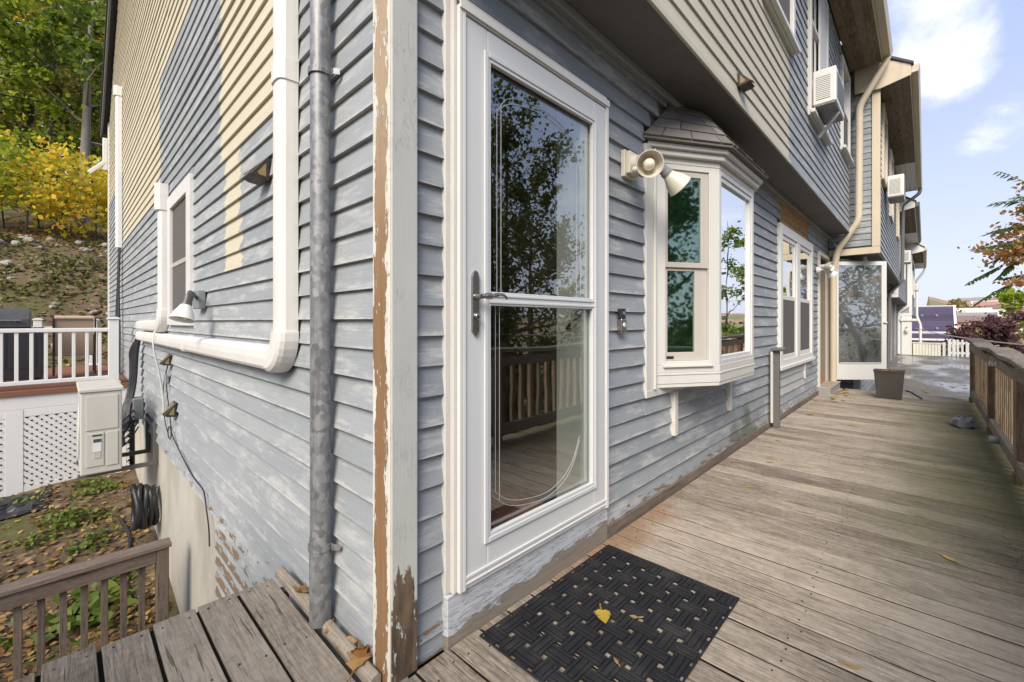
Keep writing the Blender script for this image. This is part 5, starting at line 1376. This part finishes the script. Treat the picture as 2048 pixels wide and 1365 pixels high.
# ------------------------------------------------------------------ leaves, litter, weeds, rocks
def leaf_cloud(name, C, size, mat, parent=None, seed=0, up=.3, sizes=None, flat=False):
    """many small folded leaf faces, one island each"""
    rs = np.random.RandomState(seed); n = len(C)
    d = rs.randn(n, 3); 
    if flat: d[:, 2] *= .25
    d /= np.linalg.norm(d, axis=1)[:, None]
    nn = rs.randn(n, 3); nn[:, 2] += up * 3; nn -= (nn * d).sum(1)[:, None] * d; nn /= np.linalg.norm(nn, axis=1)[:, None]
    s = np.cross(nn, d); L_ = size * rs.uniform(.6, 1.4, n)[:, None] if sizes is None else sizes[:, None]; W = L_ * rs.uniform(.30, .45, n)[:, None]
    base = C - d * L_ * .5; tip = C + d * L_ * .5; mid = C + nn * L_ * -.06
    l = C - d * L_ * .08 + s * W + nn * L_ * .05; r_ = C - d * L_ * .08 - s * W + nn * L_ * .05
    l2 = C + d * L_ * .25 + s * W * .62 + nn * L_ * .03; r2 = C + d * L_ * .25 - s * W * .62 + nn * L_ * .03
    v = np.stack([base, r_, r2, tip, l2, l], 1).reshape(-1, 3)
    me = bpy.data.meshes.new(name); me.vertices.add(n * 6); me.vertices.foreach_set('co', v.ravel())
    me.loops.add(n * 8); me.polygons.add(n * 2)
    idx = (np.arange(n)[:, None] * 6 + np.array([0, 1, 2, 3, 0, 3, 4, 5])[None]).ravel()
    me.loops.foreach_set('vertex_index', idx); me.polygons.foreach_set('loop_start', np.arange(n * 2) * 4)
    me.materials.append(mat); me.update(calc_edges=True); me.validate()
    return obj(name, me, parent)
LM_green = leafmat('foliage_green', [(.0, (.07, .13, .018)), (.45, (.14, .22, .03)), (.8, (.26, .32, .045)), (1., (.40, .38, .06))], trans=.5)
LM_lime = leafmat('foliage_lime', [(.0, (.14, .22, .02)), (.5, (.28, .37, .035)), (1., (.50, .50, .05))], trans=.5)
LM_gold = leafmat('foliage_gold', [(.0, (.24, .33, .03)), (.3, (.56, .52, .05)), (.65, (.80, .58, .05)), (1., (.80, .42, .05))], trans=.5)
LM_olive = leafmat('foliage_olive', [(.0, (.10, .12, .02)), (.5, (.24, .24, .035)), (.8, (.40, .34, .045)), (1., (.50, .38, .05))], trans=.5)
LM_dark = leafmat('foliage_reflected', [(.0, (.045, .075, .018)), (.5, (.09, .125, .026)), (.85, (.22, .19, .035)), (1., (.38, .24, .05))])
LM_purple = leafmat('foliage_purple', [(.0, (.085, .04, .045)), (.6, (.15, .075, .075)), (1., (.24, .13, .10))])
LM_rust = leafmat('foliage_rust', [(.0, (.50, .25, .09)), (.6, (.64, .37, .15)), (1., (.68, .46, .22))], trans=.5)
M_bark = plain('bark_grey', (.19, .175, .145), .9, .35, 9, bump=.8, bscale=14, dirt=.5, dcol=(.08, .075, .06))
M_barkd = plain('bark_dark', (.055, .045, .036), .9, .35, 9, bump=.8, bscale=14)
litter_m = leafmat('litter', [(.0, (.10, .05, .025)), (.4, (.22, .12, .055)), (.75, (.36, .22, .09)), (.93, (.50, .36, .08)), (1., (.60, .45, .08))], trans=.1)
rs = np.random.RandomState(5)
def on_ground(x, y, h): return np.stack([x, y, ground_z(x, y) + h], 1)
n = 15000; x = rs.uniform(-3.2, -.05, n); y = rs.uniform(1.2, 7.3, n); keep = (rs.rand(n) < np.where(y < 4.3, 1., .30)); x, y = x[keep], y[keep]
tag(leaf_cloud('leaf_litter', on_ground(x, y, rs.uniform(.0, .035, len(x))), .055, litter_m, seed=1, up=1.2, flat=True), 'brown fallen leaves covering the side yard soil', 'leaf litter', kind='stuff')
n = 14000; x = rs.uniform(-9, 3, n); y = rs.uniform(11.3, 24, n)
tag(leaf_cloud('leaf_litter', on_ground(x, y, rs.uniform(.0, .05, n)), .085, litter_m, seed=2, up=1., flat=True), 'dry leaves and grass on the bank behind the composite deck', 'leaf litter', kind='stuff')
cx = rs.uniform(-2.8, -.15, 60); cy = rs.uniform(2.6, 6.9, 60); k = 60
x = (cx[:, None] + rs.randn(60, k) * .085).ravel(); y = (cy[:, None] + rs.randn(60, k) * .085).ravel()
tag(leaf_cloud('ground_weeds', on_ground(x, y, rs.uniform(.01, .07, len(x))), .055, leafmat('weed_green', [(0, (.08, .13, .025)), (.6, (.15, .21, .04)), (1, (.27, .28, .06))]), seed=3, up=.9), 'low green weeds growing through the side yard leaf litter', 'weeds', kind='stuff')
x = rs.randn(100) * .13 - .55; y = rs.randn(100) * .12 + 3.95
tag(leaf_cloud('broadleaf_plant', on_ground(x, y, rs.uniform(.02, .14, 100)), .12, bpy.data.materials['weed_green'], seed=6, up=1.), 'broad-leaved green plant growing just behind the brown stair railing', 'plant', kind='stuff')
n = 16000; x = rs.uniform(-8, 3, n); y = rs.uniform(11.3, 19, n); q = np.sin(x * 1.3 + y) + np.sin(y * 2.1 - x) + rs.randn(n) * .7; kp = q > .6; x, y = x[kp], y[kp]
tag(leaf_cloud('bank_grass', on_ground(x, y, rs.uniform(.0, .10, len(x))), .12, leafmat('bank_green', [(0, (.07, .09, .022)), (.6, (.14, .15, .04)), (1, (.26, .21, .09))]), seed=8, up=.3), 'patchy green growth on the stony bank', 'grass', kind='stuff')
M_rock = plain('field_stone', (.30, .275, .23), .9, .3, 6, bump=.6, bscale=18, dirt=.3)
def rock(x, y, s, seed):
    r = random.Random(seed); m = MB(); K, J = 10, 6; f = [r.uniform(.7, 1.25) for _ in range(3)]
    ph = [r.uniform(0, 6) for _ in range(6)]
    for j in range(J + 1):
        t = math.pi * j / J
        for k in range(K):
            a = 2 * math.pi * k / K; w_ = 1 + .18 * math.sin(2 * a + ph[0] + t) + .12 * math.sin(3 * a + ph[1]) * math.sin(2 * t + ph[2]) + r.uniform(-.06, .06)
            m.v.append((s * f[0] * w_ * math.sin(t) * math.cos(a), s * f[1] * w_ * math.sin(t) * math.sin(a), s * .6 * f[2] * w_ * math.cos(t)))
    for j in range(J):
        for k in range(K): a = j * K + k; b = j * K + (k + 1) % K; m.f.append((a, a + K, b + K, b))
    o = m.build('rock', M_rock); o.location = (x, y, float(ground_z(x, y)) + s * .18); o.rotation_euler = (r.uniform(-.2, .2), r.uniform(-.2, .2), r.uniform(0, 6))
    tag(o, 'grey-tan field stone half buried in the bank behind the composite deck', 'rock', 'stones on the bank')
for i in range(46): yy = R.uniform(12.3, 18.5); rock(-.7 + R.uniform(-.13, .09) * yy, yy, R.choice([.06, .07, .09, .11, .14, .22]), i)
for i in range(26): yy = R.uniform(16.8, 19.4); rock(-.7 + R.uniform(-.13, .09) * yy, yy, R.uniform(.05, .13), 100 + i)

def tree(name, label, base, H_, spread, lm, bark, nleaf, lsize, seed, group=None, r0=.16, first=.4, lean=(0, 0), nlimb=9, droop=0., limbs=None, clump=.45):
    t = thing(name, label, 'tree' if 'shrub' not in name else 'shrub', base, group); r = random.Random(seed); B = Vector(base)
    tr = MB(); top = B + Vector((lean[0], lean[1], H_))
    tp = curve_pts([B - Vector((0, 0, .2)), B.lerp(top, .33) + Vector((r.uniform(-.1, .1), r.uniform(-.1, .1), 0)) * spread * .3, B.lerp(top, .66) + Vector((r.uniform(-.1, .1), r.uniform(-.1, .1), 0)) * spread * .3, top], 5)
    tr.tube(tp, [r0 * (1 - .85 * i / (len(tp) - 1)) for i in range(len(tp))], 9)
    tr.build('trunk', bark, t, smooth=True)
    br_ = MB(); tips = []
    def limb(p, d, L_, rad, depth):
        pts = [p]; q = p
        for i in range(4):
            d = (d + Vector((r.uniform(-.3, .3), r.uniform(-.3, .3), r.uniform(-.15, .25) - droop))).normalized(); q = q + d * (L_ / 4); pts.append(q)
            tips.append((q, L_ * .22))
        br_.tube(pts, [rad * (1 - .8 * i / 4) for i in range(5)], 5, False)
        if depth:
            for s_ in range(3):
                i = r.randint(1, 4); limb(pts[i], (d + Vector((r.uniform(-1, 1), r.uniform(-1, 1), r.uniform(-.4, .7)))).normalized(), L_ * r.uniform(.4, .65), rad * .5, depth - 1)
    for i in range(nlimb):
        f = first + (1 - first) * (i + r.random() * .6) / nlimb; p = tp[min(len(tp) - 1, int(f * (len(tp) - 1)))]
        a = i * 2.4 + r.uniform(-.4, .4); limb(p, Vector((math.cos(a), math.sin(a), r.uniform(.15, .7))).normalized(), spread * r.uniform(.7, 1.1) * (1.15 - .5 * f), r0 * .38 * (1.2 - f), 2)
    for (p, d, L_) in (limbs or []): limb(Vector(p), Vector(d).normalized(), L_, r0 * .3, 2)
    br_.build('limbs', bark, t, smooth=True)
    rs = np.random.RandomState(seed); P = np.array([list(q) for q, _ in tips]); S = np.array([s_ for _, s_ in tips])
    i = rs.randint(0, len(P), nleaf); C = P[i] + rs.randn(nleaf, 3) * (np.maximum(S[i], .12) * clump * 1.6)[:, None]
    leaf_cloud('crown', C, lsize, lm, t, seed)
    return t
# woods up the bank
fg = 'woodland trees above the bank'
def gz(x, y): return float(ground_z(x, y))
tr_spec = [(-.20, 23.5, 11, 3.2, LM_green, M_bark, .21, (.5, .3), 'pale-barked leaning tree standing behind the golden bushes'),
           (-1.05, 27, 12, 3.0, LM_olive, M_barkd, .20, (.2, 0), 'dark straight trunk in the woods above the bank'), (-1.7, 30, 12, 3.0, LM_green, M_barkd, .22, (-.2, 0), 'dark straight trunk in the woods above the bank'),
           (-3.2, 25, 10, 3.2, LM_lime, M_barkd, .20, (.4, 0), 'bright green tree at the edge of the woods'), (.8, 28, 12, 3.2, LM_olive, M_barkd, .20, (0, 0), 'dark straight trunk in the woods above the bank'),
           (-2.6, 35, 14, 3.8, LM_olive, M_barkd, .25, (0, 0), 'dark straight trunk in the woods above the bank'), (-.3, 37, 15, 3.8, LM_gold, M_barkd, .25, (0, 0), 'tall golden tree deep in the woods'),
           (1.9, 36, 14, 3.8, LM_green, M_barkd, .25, (0, 0), 'dark straight trunk in the woods above the bank'), (-5.2, 31, 13, 3.6, LM_olive, M_barkd, .25, (0, 0), 'dark straight trunk in the woods above the bank')]
for i, (x_, y_, h_, sp_, lm, bk, r0, ln, lab) in enumerate(tr_spec):
    tree('woodland_tree', lab, (x_, y_, gz(x_, y_)), h_, sp_, lm, bk, 5200, .19, 40 + i, fg, r0, .30 if i else .34, ln, 12, .05)
sh = [(-2.6, 20.5, LM_lime, 2.6), (-1.55, 20.2, LM_gold, 2.4), (-.75, 20.8, LM_gold, 2.2), (.15, 20.4, LM_gold, 2.0), (-3.8, 21.5, LM_green, 3.4), (.9, 21.5, LM_gold, 2.2), (-2.1, 22.0, LM_gold, 3.0), (-1.3, 22.6, LM_lime, 2.8)]
for i, (x_, y_, lm, h_) in enumerate(sh):
    nm = {'foliage_lime': 'lime-green', 'foliage_gold': 'golden yellow', 'foliage_green': 'deep green'}[lm.name]
    tree('woodland_shrub', 'broad-leaved %s bush at the top of the stony bank' % nm, (x_, y_, gz(x_, y_)), h_, 1.5, lm, M_barkd, 850, .155, 70 + i, '%s bushes above the bank' % nm, .03, .15, (R.uniform(-.3, .3), R.uniform(-.5, 0)), 9, .06, clump=1.0)
n = 26000; x = rs.uniform(-14, 9, n); y = rs.uniform(42, 52, n); z = rs.uniform(8, 30, n) 
tag(leaf_cloud('far_woods', np.stack([x, y, z], 1), .45, LM_olive, seed=12), 'dense olive woodland rising behind the first trees', 'woods', kind='stuff')

# trees standing beyond the deck railing (seen in the panes)
rt = 'trees beyond the deck railing'
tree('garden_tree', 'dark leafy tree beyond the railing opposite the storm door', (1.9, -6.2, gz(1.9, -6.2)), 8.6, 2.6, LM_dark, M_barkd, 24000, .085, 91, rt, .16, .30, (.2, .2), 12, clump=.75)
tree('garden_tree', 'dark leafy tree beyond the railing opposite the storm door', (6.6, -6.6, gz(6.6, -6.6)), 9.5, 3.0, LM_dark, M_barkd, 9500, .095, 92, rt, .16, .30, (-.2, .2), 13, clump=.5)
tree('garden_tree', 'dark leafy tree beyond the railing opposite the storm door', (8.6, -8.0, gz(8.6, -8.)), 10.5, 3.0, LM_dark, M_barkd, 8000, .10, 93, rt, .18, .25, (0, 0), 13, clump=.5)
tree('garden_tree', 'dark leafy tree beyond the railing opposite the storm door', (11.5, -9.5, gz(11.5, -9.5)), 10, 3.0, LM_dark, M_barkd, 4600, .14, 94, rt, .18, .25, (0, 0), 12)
tree('garden_tree', 'dark leafy tree beyond the end railing of the deck', (-9.5, -1.0, gz(-9.5, -1.)), 8, 2.6, LM_dark, M_barkd, 3600, .16, 97, None, .22, .3, (0, 0), 10)
tree('garden_tree', 'golden tree beyond the end railing of the deck', (-13.5, -3.0, gz(-13.5, -3.)), 8, 2.8, LM_gold, M_barkd, 3600, .18, 98, None, .2, .3, (0, 0), 10)
tree('garden_tree', 'slender young tree beyond the railing near the end of the deck', (19.5, -5.6, gz(19.5, -5.6)), 9.0, 2.0, LM_green, M_barkd, 3000, .13, 99, None, .10, .40, (0, .1), 10, .12)
for i, (x_, y_) in enumerate(((4.6, -4.6), (6.2, -5.0), (7.9, -5.4), (9.6, -6.0), (11.5, -6.6), (2.6, -4.8), (.6, -5.2))):
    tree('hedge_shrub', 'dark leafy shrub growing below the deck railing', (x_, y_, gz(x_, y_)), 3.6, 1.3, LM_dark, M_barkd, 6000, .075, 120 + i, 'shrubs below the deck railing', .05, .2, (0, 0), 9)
# the pinnate-leaved branch reaching in over the railing
SU = thing('tree_branch', 'branch with feathery green leaves and rusty seed clusters hanging over the railing', 'branch', (8.4, -4.2, gz(8.4, -4.2)))
MB().tube(curve_pts([(8.4, -4.2, gz(8.4, -4.2) - .2), (8.3, -4.1, -1.), (8.0, -3.7, .8), (7.4, -3.0, 1.9), (6.9, -2.45, 2.15)], 6), [.09 - .0026 * i for i in range(25)], 8).build('stem', M_barkd, SU, smooth=True)
rr = random.Random(21); tw = MB(); fr_pos = []; seeds = []
def frond(a, d, L_, n_=9):
    a = Vector(a); d = Vector(d).normalized(); side = d.cross(Vector((0, 0, 1))).normalized(); pts = []
    for i in range(8):
        u = i / 7; pts.append(a + d * L_ * u + Vector((0, 0, -.10 * L_ * u * u)))
    tw.tube(pts, [.0035 * (1 - .6 * i / 7) for i in range(8)], 4, False)
    for i in range(n_):
        u = .18 + .8 * i / (n_ - 1); p = a + d * L_ * u + Vector((0, 0, -.10 * L_ * u * u))
        for s_ in (1, -1): fr_pos.append((p, (side * s_ + d * .45 + Vector((0, 0, rr.uniform(-.9, -.1)))).normalized(), .115 * (1 - .35 * u)))
for base_, tip in (((6.9, -2.45, 2.15), (6.2, -1.93, 2.12)), ((6.9, -2.45, 2.15), (6.3, -1.80, 1.72)), ((7.2, -2.8, 2.0), (6.4, -1.90, 1.55)), ((6.9, -2.45, 2.15), (6.1, -1.86, 1.92)), ((7.2, -2.8, 2.0), (6.7, -2.05, 2.6)), ((6.9, -2.45, 2.15), (6.4, -1.98, 2.40)), ((7.6, -3.2, 1.75), (8.3, -2.55, 1.65)), ((7.6, -3.2, 1.75), (8.7, -2.75, 2.0)), ((7.6, -3.2, 1.75), (8.9, -2.9, 1.35)), ((7.6, -3.2, 1.75), (7.6, -2.5, 1.9))):
    b = Vector(base_); t = Vector(tip); mid = b.lerp(t, .5) + Vector((0, 0, .08)); tw.tube(curve_pts([b, mid, t], 5), [.012 - .0008 * i for i in range(11)], 6, False)
    for i in range(4):
        p = b.lerp(t, .45 + .18 * i); dd = (t - b).normalized() + Vector((rr.uniform(-.5, .4), rr.uniform(-.2, .9), rr.uniform(-.35, .2)))
        frond(p, dd, rr.uniform(.26, .40))
    for i in range(2): seeds.append((b.lerp(t, rr.uniform(.55, 1.05)) + Vector((rr.uniform(-.06, .06), rr.uniform(-.06, .12), rr.uniform(-.06, .05))), rr.uniform(.07, .115)))
tw.build('twigs', M_barkd, SU)
m = MB()
for p, d, L_ in fr_pos:
    n_ = d.cross(Vector((0, 0, 1))); n_ = n_.normalized() if n_.length > .01 else Vector((1, 0, 0)); w_ = n_ * L_ * .21
    m.add([p, p + d * L_ * .35 + w_ - Vector((0, 0, .004)), p + d * L_, p + d * L_ * .35 - w_ - Vector((0, 0, .004))], [(0, 1, 2, 3)])
m.build('leaflets', leafmat('sumac_green', [(0, (.06, .11, .03)), (.6, (.11, .19, .045)), (1, (.22, .27, .06))], trans=.6), SU)['kind'] = 'stuff'
C = np.concatenate([np.array(list(p)) + np.random.RandomState(i).randn(110, 3) * np.array([s_, s_, s_ * .45]) for i, (p, s_) in enumerate(seeds)])
leaf_cloud('seed_clusters', C, .045, LM_rust, SU, 5)

# purple-leaved tree, yellow-green tree and the far town
tree('purple_tree', 'broad purple-leaved tree beyond the walkway gate', (36.5, -3.75, gz(36.5, -3.75)), 3.9 + 0, 2.2, LM_purple, M_barkd, 6500, .16, 95, None, .12, .42, (0, 0), 11, .05, clump=.55)
tree('yellow_tree', 'yellow-green tree at the edge of the valley past the purple tree', (44, -7.0, gz(44, -7.)), 6.0, 2.4, LM_lime, M_barkd, 4500, .20, 96, None, .14, .35, (0, 0), 11)
far = 'small houses on the far hillside'
rr = random.Random(33); cols = [(.50, .27, .21), (.55, .33, .26), (.62, .55, .47), (.72, .70, .66), (.42, .24, .20)]
fm = [plain('far_wall%d' % i, c, .8, .05, .2) for i, c in enumerate(cols)]; frm = [plain('far_roof%d' % i, c, .8, .05, .2) for i, c in enumerate([(.20, .14, .12), (.26, .24, .23), (.55, .53, .50), (.36, .19, .15)])]
for i in range(34):
    x_ = rr.uniform(190, 560); y_ = -1.19 - (x_ + .7) * rr.uniform(.045, .125); w_, d_, h_ = rr.uniform(7, 16), rr.uniform(7, 10), rr.uniform(3, 6); z_ = gz(x_, y_) - 1
    t = thing('distant_house', 'small pale house on the far hillside', 'house', (x_, y_, z_), far)
    MB().box(x_ - d_ / 2, x_ + d_ / 2, y_ - w_ / 2, y_ + w_ / 2, z_, z_ + h_).build('wall', rr.choice(fm), t)
    MB().prism([(-d_ / 2 - .4, h_ + .01), (d_ / 2 + .4, h_ + .01), (0, h_ + rr.uniform(1.5, 3))], lambda u, v, q: (x_ + u, q, z_ + v), y_ - w_ / 2 - .4, y_ + w_ / 2 + .4).build('roof', rr.choice(frm), t)
    m = MB()
    for q in range(3): yy = y_ - w_ / 2 + w_ * (q + .6) / 3.2; m.box(x_ - d_ / 2 - .05, x_ - d_ / 2 + .02, yy - .5, yy + .5, z_ + h_ * .45, z_ + h_ * .8)
    m.build('windows', M_dark, t)
C = []; 
for i in range(150):
    x_ = rr.uniform(150, 640); y_ = -1.19 - (x_ + .7) * rr.uniform(.03, .22); s_ = rr.uniform(1.6, 3.6); z_ = gz(x_, y_) + s_ * .7
    q = np.random.RandomState(i).randn(120, 3); q /= np.linalg.norm(q, axis=1)[:, None]; C.append(np.array([x_, y_, z_]) + q * s_ * np.random.RandomState(i).uniform(.5, 1, (120, 1)))
tag(leaf_cloud('far_trees', np.concatenate(C), 1.3, leafmat('far_tree_leaf', [(0, (.13, .14, .04)), (.4, (.22, .20, .06)), (.8, (.36, .25, .09)), (1, (.40, .22, .10))]), seed=77), 'autumn trees scattered over the far hillside', 'trees', kind='stuff')
